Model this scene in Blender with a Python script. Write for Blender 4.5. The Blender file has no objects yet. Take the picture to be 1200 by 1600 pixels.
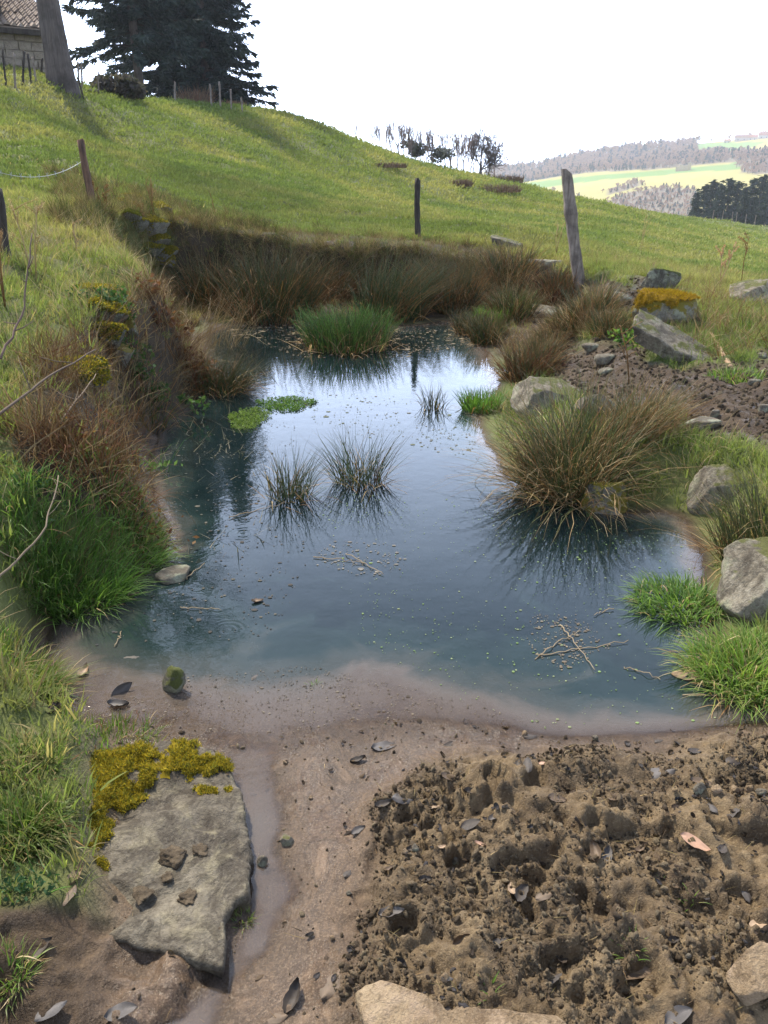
import bpy, bmesh, math, random
import numpy as np
from mathutils import Vector, Matrix

R = math.radians
scene = bpy.context.scene
col = scene.collection
rng = np.random.default_rng(7)
random.seed(7)

# ------------------------------------------------------------------ camera, sky, sun, exposure
PITCH = R(23.4)            # degrees below the horizon
EYE = 1.6                  # metres above the pond
FPX = 1200.0               # focal length in photo pixels (photo 1200 x 1600)
cam_data = bpy.data.cameras.new('camera')
cam = bpy.data.objects.new('camera', cam_data)
col.objects.link(cam)
cam.location = (0, 0, EYE)
cam.rotation_euler = (math.pi/2 - PITCH, 0, 0)
cam_data.sensor_fit = 'VERTICAL'
cam_data.sensor_height = 32.0
cam_data.lens = 32.0*FPX/1600.0
cam_data.clip_start = 0.02
cam_data.clip_end = 6000
scene.camera = cam

SUN_AZ, SUN_EL = R(-36), R(53)      # azimuth measured from straight ahead, left negative
world = bpy.data.worlds.new('World')
scene.world = world
world.use_nodes = True
wn, wl = world.node_tree.nodes, world.node_tree.links
wn.clear()
w_out = wn.new('ShaderNodeOutputWorld')
w_bg = wn.new('ShaderNodeBackground')
w_sky = wn.new('ShaderNodeTexSky')
w_sky.sky_type = 'NISHITA'
w_sky.sun_disc = False
w_sky.sun_elevation = SUN_EL
w_sky.sun_rotation = SUN_AZ         # the sky's sun stands over +Y at rotation 0
w_sky.altitude = 600
w_sky.air_density = 1.0
w_sky.dust_density = 1.2
w_sky.ozone_density = 1.0
# thin cloud veil, thicker towards the horizon all the way round
w_tc = wn.new('ShaderNodeTexCoord')
w_sep = wn.new('ShaderNodeSeparateXYZ')
wl.new(w_tc.outputs['Generated'], w_sep.inputs[0])
w_map = wn.new('ShaderNodeMapping')
w_map.inputs['Scale'].default_value = (1.0, 1.0, 1.8)
wl.new(w_tc.outputs['Generated'], w_map.inputs[0])
w_noise = wn.new('ShaderNodeTexNoise')
w_noise.inputs['Scale'].default_value = 2.3
w_noise.inputs['Detail'].default_value = 7
w_noise.inputs['Roughness'].default_value = 0.55
w_noise.inputs['Distortion'].default_value = 0.4
wl.new(w_map.outputs[0], w_noise.inputs[0])
w_ramp = wn.new('ShaderNodeValToRGB')          # cover against height
w_ramp.color_ramp.elements[0].position = 0.0
w_ramp.color_ramp.elements[0].color = (1, 1, 1, 1)
w_ramp.color_ramp.elements[1].position = 0.62
w_ramp.color_ramp.elements[1].color = (0.0, 0.0, 0.0, 1)
e = w_ramp.color_ramp.elements.new(0.20); e.color = (0.78, 0.78, 0.78, 1)
e = w_ramp.color_ramp.elements.new(0.40); e.color = (0.42, 0.42, 0.42, 1)
wl.new(w_sep.outputs[2], w_ramp.inputs[0])
w_nr = wn.new('ShaderNodeMapRange')
w_nr.inputs[1].default_value = 0.40; w_nr.inputs[2].default_value = 0.68
w_nr.inputs[3].default_value = 0.02; w_nr.inputs[4].default_value = 0.26
wl.new(w_noise.outputs[0], w_nr.inputs[0])
w_max = wn.new('ShaderNodeMath'); w_max.operation = 'MAXIMUM'
wl.new(w_ramp.outputs[0], w_max.inputs[0]); wl.new(w_nr.outputs[0], w_max.inputs[1])
w_mix = wn.new('ShaderNodeMixRGB')
# thin cloud scatters forward: the veil is brighter on the sun's side, evenly falling off round the sky
w_dot = wn.new('ShaderNodeVectorMath'); w_dot.operation = 'DOT_PRODUCT'
wl.new(w_tc.outputs['Generated'], w_dot.inputs[0])
w_dot.inputs[1].default_value = (math.sin(SUN_AZ)*math.cos(SUN_EL), math.cos(SUN_AZ)*math.cos(SUN_EL), math.sin(SUN_EL))
w_ph = wn.new('ShaderNodeMapRange'); w_ph.interpolation_type = 'SMOOTHSTEP'
w_ph.inputs[1].default_value = -0.9; w_ph.inputs[2].default_value = 1.0
w_ph.inputs[3].default_value = 0.2; w_ph.inputs[4].default_value = 1.35
wl.new(w_dot.outputs['Value'], w_ph.inputs[0])
w_cc = wn.new('ShaderNodeVectorMath'); w_cc.operation = 'SCALE'
w_cc.inputs[0].default_value = (20.5, 24.5, 33.0)
wl.new(w_ph.outputs[0], w_cc.inputs['Scale'])
wl.new(w_cc.outputs[0], w_mix.inputs[2])
wl.new(w_max.outputs[0], w_mix.inputs[0])
wl.new(w_sky.outputs[0], w_mix.inputs[1])
wl.new(w_mix.outputs[0], w_bg.inputs[0])
w_bg.inputs[1].default_value = 0.10
wl.new(w_bg.outputs[0], w_out.inputs[0])

sun_data = bpy.data.lights.new('sun', 'SUN')
sun_data.energy = 5.0
sun_data.angle = R(4.0)
sun_data.color = (1.0, 0.93, 0.80)
sun = bpy.data.objects.new('sun', sun_data)
col.objects.link(sun)
sun_dir = Vector((math.sin(SUN_AZ)*math.cos(SUN_EL), math.cos(SUN_AZ)*math.cos(SUN_EL), math.sin(SUN_EL)))
sun.rotation_euler = sun_dir.to_track_quat('Z', 'Y').to_euler()
sun.location = (0, 0, 60)

vs = scene.view_settings
vs.view_transform = 'Standard'
vs.look = 'None'
vs.exposure = 0.7
vs.gamma = 1.0
vs.use_curve_mapping = False
scene.render.engine = 'CYCLES'
scene.cycles.use_denoising = True
scene.cycles.max_bounces = 6
scene.cycles.diffuse_bounces = 3
scene.cycles.glossy_bounces = 3
scene.cycles.transmission_bounces = 4
scene.cycles.transparent_max_bounces = 6
scene.cycles.volume_bounces = 1
scene.cycles.sample_clamp_indirect = 4.0

# ------------------------------------------------------------------ pixel <-> place
CP, SP = math.cos(PITCH), math.sin(PITCH)
def ray(px, py):
    u = (px-600.0)/FPX; v = (800.0-py)/FPX
    return np.array([u, CP + v*SP, -SP + v*CP])
def at_z(px, py, z):
    d = ray(px, py); t = (z-EYE)/d[2]
    return np.array([0, 0, EYE]) + d*t
def at_y(px, py, y):
    d = ray(px, py); t = y/d[1]
    return np.array([0, 0, EYE]) + d*t
def project(x, y, z):
    zc = y*CP - (z-EYE)*SP
    v = (y*SP + (z-EYE)*CP)/zc
    return 600 + FPX*x/zc, 800 - FPX*v

# ------------------------------------------------------------------ numeric noise
def _hash(ix, iy, seed):
    h = (ix.astype(np.int64)*374761393 + iy.astype(np.int64)*668265263 + seed*974711) & 0x7fffffff
    h = ((h ^ (h >> 13))*1274126177) & 0x7fffffff
    return ((h ^ (h >> 16)) & 0xffff)/65535.0
def vnoise(x, y, seed=0):
    ix, iy = np.floor(x), np.floor(y)
    fx, fy = x-ix, y-iy
    fx = fx*fx*fx*(fx*(fx*6-15)+10); fy = fy*fy*fy*(fy*(fy*6-15)+10)
    a = _hash(ix, iy, seed); b = _hash(ix+1, iy, seed); c = _hash(ix, iy+1, seed); d = _hash(ix+1, iy+1, seed)
    return (a*(1-fx)+b*fx)*(1-fy) + (c*(1-fx)+d*fx)*fy
def fbm(x, y, f, octv=4, seed=0, gain=0.5):
    s = np.zeros_like(np.asarray(x, dtype=float)); a = 1.0; n = 0.0
    for o in range(octv):
        ca, sa = math.cos(o*0.9), math.sin(o*0.9)
        s = s + a*(vnoise((x*ca - y*sa)*f + 17.3*o, (x*sa + y*ca)*f - 9.1*o, seed+o)*2-1); n += a
        a *= gain; f *= 2.03
    return s/n
def sstep(a, b, x):
    t = np.clip((x-a)/(b-a), 0, 1)
    return t*t*(3-2*t)
def in_poly(px, py, poly):
    px = np.asarray(px, float); py = np.asarray(py, float)
    r = np.zeros(px.shape, bool); n = len(poly)
    for i in range(n):
        x1, y1 = poly[i]; x2, y2 = poly[(i+1) % n]
        if y1 == y2: continue
        c = ((y1 > py) != (y2 > py)) & (px < (x2-x1)*(py-y1)/(y2-y1)+x1)
        r ^= c
    return r
def poly_sdf(x, y, poly):      # negative inside
    x = np.asarray(x, float); y = np.asarray(y, float)
    d = np.full(x.shape, 1e9); n = len(poly)
    for i in range(n):
        x1, y1 = poly[i]; x2, y2 = poly[(i+1) % n]
        ex, ey = x2-x1, y2-y1
        t = np.clip(((x-x1)*ex + (y-y1)*ey)/(ex*ex+ey*ey+1e-12), 0, 1)
        d = np.minimum(d, (x-x1-t*ex)**2 + (y-y1-t*ey)**2)
    d = np.sqrt(d)
    return np.where(in_poly(x, y, poly), -d, d)

# ------------------------------------------------------------------ objects, meshes
def tag(o, label=None, cat=None, group=None, kind=None):
    if label: o['label'] = label
    if cat: o['category'] = cat
    if group: o['group'] = group
    if kind: o['kind'] = kind
    return o
def mesh_np(name, V, quads=None, tris=None, colr=None, smooth=True, mat=None, attrs=None):
    me = bpy.data.meshes.new(name)
    V = np.asarray(V, dtype=np.float32)
    q = np.zeros((0, 4), np.int32) if quads is None else np.asarray(quads, np.int32).reshape(-1, 4)
    t = np.zeros((0, 3), np.int32) if tris is None else np.asarray(tris, np.int32).reshape(-1, 3)
    loops = np.concatenate([q.ravel(), t.ravel()])
    nq, nt = len(q), len(t)
    starts = np.concatenate([np.arange(nq)*4, nq*4 + np.arange(nt)*3]).astype(np.int32)
    me.vertices.add(len(V)); me.vertices.foreach_set('co', V.ravel())
    me.loops.add(len(loops)); me.loops.foreach_set('vertex_index', loops)
    me.polygons.add(nq+nt); me.polygons.foreach_set('loop_start', starts)
    me.polygons.foreach_set('use_smooth', np.full(nq+nt, smooth, bool))
    me.update(calc_edges=True)
    me.validate(verbose=False)
    if colr is not None:
        c = np.ones((len(V), 4), np.float32); c[:, :3] = colr
        a = me.color_attributes.new('Col', 'FLOAT_COLOR', 'POINT')
        a.data.foreach_set('color', c.ravel())
    if attrs:
        for k, v in attrs.items():
            a = me.attributes.new(k, 'FLOAT', 'POINT'); a.data.foreach_set('value', np.asarray(v, np.float32).ravel())
    if mat: me.materials.append(mat)
    return me
def obj(name, me, parent=None, loc=None, rot=None):
    o = bpy.data.objects.new(name, me)
    col.objects.link(o)
    if parent is not None: o.parent = parent
    if loc is not None: o.location = loc
    if rot is not None: o.rotation_euler = rot
    return o
def thing(name, label, cat, loc=(0, 0, 0), rz=0.0, group=None):
    o = bpy.data.objects.new(name, None)
    col.objects.link(o)
    o.empty_display_size = 0.1
    o.location = tuple(loc); o.rotation_euler = (0, 0, rz)
    return tag(o, label, cat, group)
class Acc:
    """collects quads, triangles and vertex colours of one mesh"""
    def __init__(s): s.V = []; s.Q = []; s.T = []; s.C = []; s.n = 0
    def add(s, V, Q=None, T=None, C=(1, 1, 1)):
        V = np.asarray(V, float).reshape(-1, 3)
        s.V.append(V)
        if Q is not None and len(Q): s.Q.append(np.asarray(Q, int).reshape(-1, 4) + s.n)
        if T is not None and len(T): s.T.append(np.asarray(T, int).reshape(-1, 3) + s.n)
        C = np.asarray(C, float)
        s.C.append(np.broadcast_to(C, (len(V), 3)).copy()); s.n += len(V)
        return s
    def mesh(s, name, mat=None, smooth=True):
        return mesh_np(name, np.concatenate(s.V) if s.V else np.zeros((0, 3)),
                       np.concatenate(s.Q) if s.Q else None, np.concatenate(s.T) if s.T else None,
                       np.concatenate(s.C) if s.C else None, smooth, mat)

# ------------------------------------------------------------------ materials
class NT:
    def __init__(s, name):
        s.m = bpy.data.materials.new(name); s.m.use_nodes = True
        s.t = s.m.node_tree; s.t.nodes.clear()
        s.out = s.t.nodes.new('ShaderNodeOutputMaterial')
    def n(s, typ, ins=None, **props):
        nd = s.t.nodes.new(typ)
        for k, v in props.items(): setattr(nd, k, v)
        for k, v in (ins or {}).items(): s.set(nd.inputs[k], v)
        return nd
    def set(s, sock, v):
        if isinstance(v, bpy.types.NodeSocket): s.t.links.new(v, sock)
        elif isinstance(v, bpy.types.Node): s.t.links.new(v.outputs[0], sock)
        else: sock.default_value = v
    def noise(s, scale, detail=5, rough=0.55, vec=None, dist=0.0):
        ins = {'Scale': scale, 'Detail': detail, 'Roughness': rough, 'Distortion': dist}
        if vec is not None: ins['Vector'] = vec
        return s.n('ShaderNodeTexNoise', ins).outputs[0]
    def ramp(s, fac, stops):
        nd = s.n('ShaderNodeValToRGB', {0: fac}); cr = nd.color_ramp
        while len(cr.elements) < len(stops): cr.elements.new(0.5)
        for el, (p, c) in zip(cr.elements, stops):
            el.position = p; el.color = (c[0], c[1], c[2], 1) if not np.isscalar(c) else (c, c, c, 1)
        return nd.outputs[0]
    def mix(s, fac, a, b, mode='MIX'):
        nd = s.n('ShaderNodeMixRGB', blend_type=mode)
        for i, v in ((0, fac), (1, a), (2, b)):
            if isinstance(v, tuple) and len(v) == 3: v = (*v, 1)
            s.set(nd.inputs[i], v)
        return nd.outputs[0]
    def math(s, op, a, b=0.0, clamp=False):
        nd = s.n('ShaderNodeMath', {0: a, 1: b}, operation=op); nd.use_clamp = clamp
        return nd.outputs[0]
    def attr(s, name, typ='GEOMETRY', out='Color'):
        nd = s.n('ShaderNodeAttribute', attribute_name=name, attribute_type=typ)
        return nd.outputs[out]
    def coord(s, kind='Object'):
        return s.n('ShaderNodeTexCoord').outputs[kind]
    def bump(s, h, strength=0.5, dist=0.01, normal=None):
        ins = {'Height': h, 'Strength': strength, 'Distance': dist}
        if normal is not None: ins['Normal'] = normal
        return s.n('ShaderNodeBump', ins).outputs[0]
    def principled(s, base, rough=0.8, normal=None, spec=0.3):
        ins = {'Base Color': (*base, 1) if isinstance(base, tuple) and len(base) == 3 else base, 'Roughness': rough, 'Specular IOR Level': spec}
        if normal is not None: ins['Normal'] = normal
        p = s.n('ShaderNodeBsdfPrincipled', ins)
        return p.outputs[0]
    def done(s, sh):
        s.t.links.new(sh, s.out.inputs[0]); return s.m

def mat_leafy(name, transl=0.45, rough=0.5, spec=0.25, inst=False, gain=1.0):
    n = NT(name)
    c = n.attr('Col')
    if inst: c = n.mix(1.0, c, n.attr('tint', 'INSTANCER'), 'MULTIPLY')
    if gain != 1.0: c = n.mix(1.0, c, (gain, gain, gain), 'MULTIPLY')
    p = n.principled(c, rough, spec=spec)
    tc = n.mix(1.0, c, (1.15, 1.2, 0.7), 'MULTIPLY')
    tr = n.n('ShaderNodeBsdfTranslucent', {'Color': tc})
    m = n.n('ShaderNodeMixShader', {0: transl, 1: p, 2: tr.outputs[0]})
    return n.done(m.outputs[0])

def mat_rock(name, stops, lichen=(0.42, 0.44, 0.30), lich=0.5, scale=9.0, moss=None, rough=0.85, stain=None):
    n = NT(name)
    co = n.coord('Object')
    big = n.noise(scale*0.45, 5, 0.6, co, 0.5)
    base = n.ramp(big, stops)
    fine = n.noise(scale*9, 4, 0.7, co)
    base = n.mix(n.math('MULTIPLY', n.ramp(fine, [(0.45, 0.0), (0.75, 1.0)]), 0.35), base, tuple(min(1, c*1.6) for c in stops[-1][1]))
    dark = n.noise(scale*5, 5, 0.7, co)
    base = n.mix(n.math('MULTIPLY', n.ramp(dark, [(0.52, 0.0), (0.68, 1.0)]), 0.65), base, tuple(c*0.35 for c in stops[0][1]))
    lf = n.ramp(n.noise(scale*1.3, 6, 0.65, co), [(0.5, 0.0), (0.62, 1.0)])
    base = n.mix(n.math('MULTIPLY', lf, lich), base, lichen)
    if stain:
        sf = n.ramp(n.noise(stain, 6, 0.7, co, 1.5), [(0.47, 0.0), (0.58, 1.0)])
        base = n.mix(n.math('MULTIPLY', sf, 0.7), base, (0.055, 0.043, 0.03))
    if moss:
        geo = n.n('ShaderNodeNewGeometry')
        sep = n.n('ShaderNodeSeparateXYZ', {0: geo.outputs['Normal']})
        up = n.math('ADD', sep.outputs[2], n.math('MULTIPLY', n.math('SUBTRACT', n.noise(scale*1.1, 5, 0.6, co), 0.5), 2.0))
        mf = n.ramp(up, [(moss[1], 0.0), (min(1.0, moss[1]+0.15), 1.0)])
        mc = n.mix(n.noise(scale*6, 3, 0.6, co), moss[0], tuple(c*0.45 for c in moss[0]))
        base = n.mix(mf, base, mc)
    h = n.math('ADD', n.noise(scale*2.5, 8, 0.7, co), n.math('MULTIPLY', n.noise(scale*14, 4, 0.7, co), 0.5))
    nb = n.bump(h, 0.9, 0.02)
    return n.done(n.principled(base, rough, nb, 0.25))

def mat_col(name, rough=0.85, bump=None, spec=0.2):
    """colour from the mesh's own colour attribute, broken up by a little noise"""
    n = NT(name)
    co = n.coord('Object')
    c = n.mix(n.math('MULTIPLY', n.noise(30, 4, 0.6, co), 0.5), n.attr('Col'), (0, 0, 0))
    nb = n.bump(n.noise(bump[0], 5, 0.65, co), bump[1], bump[2]) if bump else None
    return n.done(n.principled(c, rough, nb, spec))

def mat_wood(name, light, dark, scale=20.0, rough=0.85):
    n = NT(name)
    co = n.coord('Object')
    mp = n.n('ShaderNodeMapping', {0: co, 'Scale': (1, 1, 0.07)})
    g = n.noise(scale*3, 6, 0.65, mp.outputs[0], 0.6)
    c = n.ramp(g, [(0.3, dark), (0.5, tuple((a+b)/2 for a, b in zip(light, dark))), (0.72, light)])
    patch = n.noise(scale*0.35, 4, 0.6, co)
    c = n.mix(n.math('MULTIPLY', n.ramp(patch, [(0.45, 0.0), (0.65, 1.0)]), 0.6), c, tuple(x*0.4 for x in dark))
    nb = n.bump(g, 0.9, 0.012)
    return n.done(n.principled(c, rough, nb, 0.2))

def mat_needles(name):
    n = NT(name)
    c = n.attr('Col')
    p = n.principled(c, 0.7, spec=0.15)
    tr = n.n('ShaderNodeBsdfTranslucent', {'Color': c})
    m = n.n('ShaderNodeMixShader', {0: 0.2, 1: p, 2: tr.outputs[0]})
    return n.done(m.outputs[0])

M = {}
M['grass'] = mat_leafy('grass_blades', 0.45, 0.45, gain=1.2)
M['grass_i'] = mat_leafy('grass_scatter', 0.45, 0.6, 0.08, inst=True)
M['grass_far'] = mat_leafy('meadow_scatter', 0.35, 0.95, 0.0, inst=True)
M['rush'] = mat_leafy('rush_stems', 0.3, 0.45, 0.3, gain=1.35)
M['dead'] = mat_leafy('dead_stems', 0.3, 0.75, 0.1, gain=1.25)
M['dead_i'] = mat_leafy('dead_scatter', 0.25, 0.75, 0.1, inst=True)
M['moss'] = mat_leafy('moss_fronds', 0.4, 0.8, 0.05)
M['leaf'] = mat_leafy('broad_leaves', 0.35, 0.65, 0.12)
M['needles'] = mat_needles('fir_needles')
M['bark'] = mat_wood('bark', (0.16, 0.13, 0.11), (0.06, 0.048, 0.042), 5)
M['twig'] = mat_col('twig_bark', 0.85)
M['rock_grey'] = mat_rock('grey_rock', [(0.34, (0.065, 0.053, 0.038)), (0.55, (0.15, 0.127, 0.092)), (0.75, (0.25, 0.215, 0.16))])
M['rock_pale'] = mat_rock('pale_rock', [(0.34, (0.085, 0.068, 0.045)), (0.5, (0.185, 0.155, 0.108)), (0.7, (0.35, 0.31, 0.235))], lichen=(0.27, 0.28, 0.17), lich=0.6, scale=7, moss=((.12, .12, .03), .8), stain=5)
M['rock_slab'] = mat_rock('slab_rock', [(0.36, (0.06, 0.048, 0.035)), (0.5, (0.12, 0.10, 0.073)), (0.66, (0.23, 0.195, 0.14))], lichen=(0.34, 0.29, 0.18), lich=0.45, scale=9, stain=11)
M['rock_sand'] = mat_rock('sandy_rock', [(0.34, (0.15, 0.098, 0.056)), (0.52, (0.27, 0.19, 0.11)), (0.74, (0.41, 0.31, 0.195))], lichen=(0.46, 0.33, 0.22), lich=0.5, scale=12)
M['rock_moss'] = mat_rock('mossy_rock', [(0.3, (0.08, 0.07, 0.055)), (0.55, (0.19, 0.17, 0.13)), (0.8, (0.30, 0.28, 0.22))], moss=((0.26, 0.21, 0.03), 0.15))
M['rock_dark'] = mat_rock('dark_mossy_rock', [(0.3, (0.05, 0.045, 0.035)), (0.55, (0.11, 0.10, 0.075)), (0.8, (0.20, 0.18, 0.13))], moss=((0.11, 0.12, 0.03), 0.25))
M['post_grey'] = mat_wood('weathered_post', (0.36, 0.30, 0.24), (0.13, 0.10, 0.08), 14)
M['post_dark'] = mat_wood('dark_post', (0.09, 0.075, 0.06), (0.025, 0.02, 0.018), 14)
M['post_red'] = mat_wood('red_brown_post', (0.30, 0.17, 0.10), (0.05, 0.035, 0.03), 9)
# ------------------------------------------------------------------ the lie of the land
UP = []          # control points of the undisturbed surface
for x, y, z in [(-1.0, 1.2, .15), (-.72, 1.5, .11), (-1.6, 1.2, .28), (-1.25, 2.0, .22), (-1.7, 2.6, .48), (-1.75, 3.6, .66),
                (-2.2, 6.0, .82), (-2.4, 8.0, .98), (-3.4, 9.5, 1.3), (-2.8, 9.7, 1.15), (-2.65, 5.5, 1.0), (-4, 6, 1.35), (-4, 3, 1.2),
                (-6, 3, 2.1), (-6, 6, 2.0), (-8, 2, 2.9), (-2.5, 1, .6), (0, .4, .05), (2.5, 1, .1), (2.5, 2.5, .22), (5, 4, .42), (6, 8, .2),
                (0, 1.2, .03), (.9, 1.2, .05), (1.6, 1.6, .06), (1.6, 2.6, .12), (-.4, 1.1, .03), (-1, .4, .15), (1, .4, .08), (-5, .5, 1.3), (5, .5, .3),
                (0, 5, .3), (0, 8, .5), (.5, 3, .15), (-.8, 4, .4)]:
    UP.append((x, y, z))
for px, py, z in [(1100, 600, .30), (1200, 700, .30), (1200, 900, .12), (1075, 540, .36), (910, 440, .6), (1000, 448, .56), (800, 525, .16),
                  (850, 470, .38), (760, 430, .42), (1200, 500, .42), (600, 373, .8), (450, 366, .85), (350, 357, .95), (700, 378, .72), (800, 392, .62), (1150, 455, .45)]:
    UP.append(tuple(at_z(px, py, z)))
for px, py, y in [(0, 270, 11), (0, 200, 16), (0, 135, 21), (75, 108, 28), (150, 150, 45), (130, 205, 25), (250, 250, 22), (250, 300, 13.5),
                  (430, 170, 48), (330, 160, 50), (240, 155, 52), (530, 215, 66), (600, 243, 74), (680, 264, 78), (755, 281, 80), (800, 291, 80), (900, 315, 76),
                  (1000, 333, 73), (1200, 357, 65), (1350, 375, 60), (500, 330, 17), (400, 290, 20), (500, 260, 35), (600, 300, 30), (700, 330, 21), (800, 355, 16), (750, 310, 40),
                  (950, 385, 21), (900, 350, 32), (1050, 410, 19), (1200, 432, 14.5), (1200, 395, 28), (1050, 365, 36), (1350, 440, 14), (-200, 150, 19), (-200, 80, 26), (-400, 200, 12)]:
    UP.append(tuple(at_y(px, py, y)))
for x, y, z in [(-60, 130, 6), (-30, 130, 3), (0, 140, -7), (30, 150, -10), (70, 150, -8.5), (110, 140, -9), (-60, 250, -15), (0, 260, -32), (70, 260, -30), (150, 220, -26),
                (-25, 60, 6.2), (-40, 40, 9), (-60, 60, 12), (-90, 30, 16), (60, 30, -2.5), (90, 60, -6), (-20, 85, 4.5), (-8, 110, 0)]:
    UP.append((x, y, z))
UP = np.array(UP)
def _lp(x, y):
    r = np.hypot(x, y)
    return np.stack([1.7*np.arctan2(x, y), np.log(r)], -1)
_cp = _lp(UP[:, 0], UP[:, 1])
def _phi(r2): return 0.5*r2*np.log(r2 + 1e-9)
_n = len(UP)
_A = np.zeros((_n+3, _n+3))
_d2 = ((_cp[:, None]-_cp[None])**2).sum(-1)
_A[:_n, :_n] = _phi(_d2) + np.eye(_n)*2e-3
_A[:_n, _n] = 1; _A[:_n, _n+1:] = _cp
_A[_n:, :_n] = _A[:_n, _n:].T
_s = np.maximum(1.0, np.hypot(UP[:, 0], UP[:, 1]))
_wts = np.linalg.solve(_A, np.concatenate([UP[:, 2], [0, 0, 0]]))
def upland(x, y):
    c = _lp(x, y); out = np.full(x.shape, _wts[_n]) + c[..., 0]*_wts[_n+1] + c[..., 1]*_wts[_n+2]
    for i in range(_n):
        out += _wts[i]*_phi(((c-_cp[i])**2).sum(-1))
    return out

# bring the crest down to the line it draws against the sky
_ka = np.radians(np.linspace(-45, 45, 91)); _kr = np.exp(np.linspace(math.log(12), math.log(130), 160))
_kx, _ky = np.sin(_ka)[:, None]*_kr[None], np.cos(_ka)[:, None]*_kr[None]
_ke = (upland(_kx, _ky)-EYE)/_kr[None]
_want = []
for px, py in [(-200, 70), (-60, 100), (40, 110), (75, 112), (110, 136), (150, 150), (240, 155), (330, 165), (430, 172), (530, 213), (600, 243), (680, 265), (755, 282), (800, 291), (900, 315), (1000, 333), (1100, 346), (1200, 357), (1350, 375)]:
    d_ = ray(px, py); _want.append((math.atan2(d_[0], d_[1]), d_[2]/math.hypot(d_[0], d_[1])))
_want = np.array(sorted(_want))
_ex = _ke.max(1) - np.interp(_ka, _want[:, 0], _want[:, 1])
_ex = np.convolve(np.pad(_ex, 2, 'edge'), np.ones(5)/5, 'valid')
def crest_drop(x, y):
    r = np.hypot(x, y); return np.interp(np.arctan2(x, y), _ka, _ex)*r*sstep(11, 34, r)*sstep(260, 110, r)
# waterline: photo pixel, bank width (m), slope of the bed
SHORE = [(60, 1090, .12, .10), (66, 1000, .15, .2), (110, 955, .3, .5), (205, 905, .3, .7), (262, 835, .3, .9), (232, 770, .35, .9), (240, 700, .35, .9), (262, 655, .35, .9),
         (330, 605, .4, .5), (305, 560, .4, .5), (320, 520, .45, .4), (380, 500, .4, .3), (450, 505, .45, .3), (545, 508, .45, .3), (640, 508, .5, .3), (740, 500, .9, .3),
         (757, 545, 1.0, .4), (775, 600, .9, .5), (745, 650, .8, .9), (790, 740, .6, .9), (880, 772, .5, .9), (960, 798, .4, .9), (1040, 800, .5, .7), (1075, 815, .5, .7),
         (1090, 870, .4, .8), (1100, 960, .35, .8), (1165, 1060, .3, .7), (1235, 1090, .3, .6), (1330, 1105, .3, .35), (1330, 1135, .25, .35), (1200, 1132, .2, .6), (1000, 1148, .2, .55), (850, 1152, .2, .35),
         (700, 1128, .3, .12), (560, 1140, .4, .11), (430, 1160, .4, .09), (260, 1140, .25, .09), (150, 1130, .15, .09)]
SHELF = {(320, 520): .5, (380, 500): 1.3, (450, 505): 1.9, (545, 508): 1.95, (640, 508): 1.9, (740, 500): 1.2, (757, 545): .3}   # low reed shelf before the cut bank
_sh = np.array([[*at_z(a, b, 0)[:2], c, d, SHELF.get((a, b), 0.0)] for a, b, c, d in SHORE])
def _catmull(P, k=5):
    out = []; n = len(P)
    for i in range(n):
        p0, p1, p2, p3 = P[i-1], P[i], P[(i+1) % n], P[(i+2) % n]
        for j in range(k):
            t = j/k
            out.append(0.5*((2*p1)+(-p0+p2)*t+(2*p0-5*p1+4*p2-p3)*t*t+(-p0+3*p1-3*p2+p3)*t**3))
    return np.array(out)
_shc = _catmull(_sh, 4)
_shc[:, 2:4] = np.maximum(_shc[:, 2:4], .02); _shc[:, 4] = np.maximum(_shc[:, 4], 0)
SHORE_XY = [tuple(p) for p in _shc[:, :2]]
# trampled mud heap, in plan
HEAP = [tuple(at_z(px, py, .0)[:2]) for px, py in [(520, 1420), (545, 1270), (620, 1200), (720, 1172), (850, 1160), (1000, 1152), (1200, 1138), (1400, 1140), (1700, 1700), (560, 1760), (500, 1600)]]
_cw = [at_z(px, py, 0)[:2] for px, py in [(392, 1190), (398, 1260), (405, 1340), (428, 1400), (400, 1470), (345, 1530), (300, 1600), (270, 1680)]]
CHAN = [_cw[i]*(1-f)+_cw[i+1]*f for i in range(len(_cw)-1) for f in (0, .2, .4, .6, .8)]
_hg = np.random.default_rng(12)
HOOF = [(*at_z(px+_hg.normal(0, 14), py+_hg.normal(0, 10), .05)[:2], _hg.uniform(0, 3), _hg.uniform(.035, .055)) for px, py in [(640, 1270), (750, 1235), (940, 1290), (1080, 1300), (700, 1340), (820, 1385), (930, 1430), (1160, 1420), (640, 1470), (870, 1510), (1000, 1545), (560, 1390)]]
ZONE = {   # patches of the surroundings, outlined on the photograph and laid on the ground
    'mud_right': [(930, 600), (960, 560), (1040, 575), (1130, 572), (1260, 540), (1260, 700), (1180, 690), (1080, 665), (1040, 640), (960, 640)],
    'mud_far': [(940, 445), (1000, 440), (1090, 490), (1090, 510), (990, 500), (950, 470)],
    'mud_mid': [(880, 540), (990, 520), (1010, 570), (940, 640), (860, 600)],
}
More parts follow.
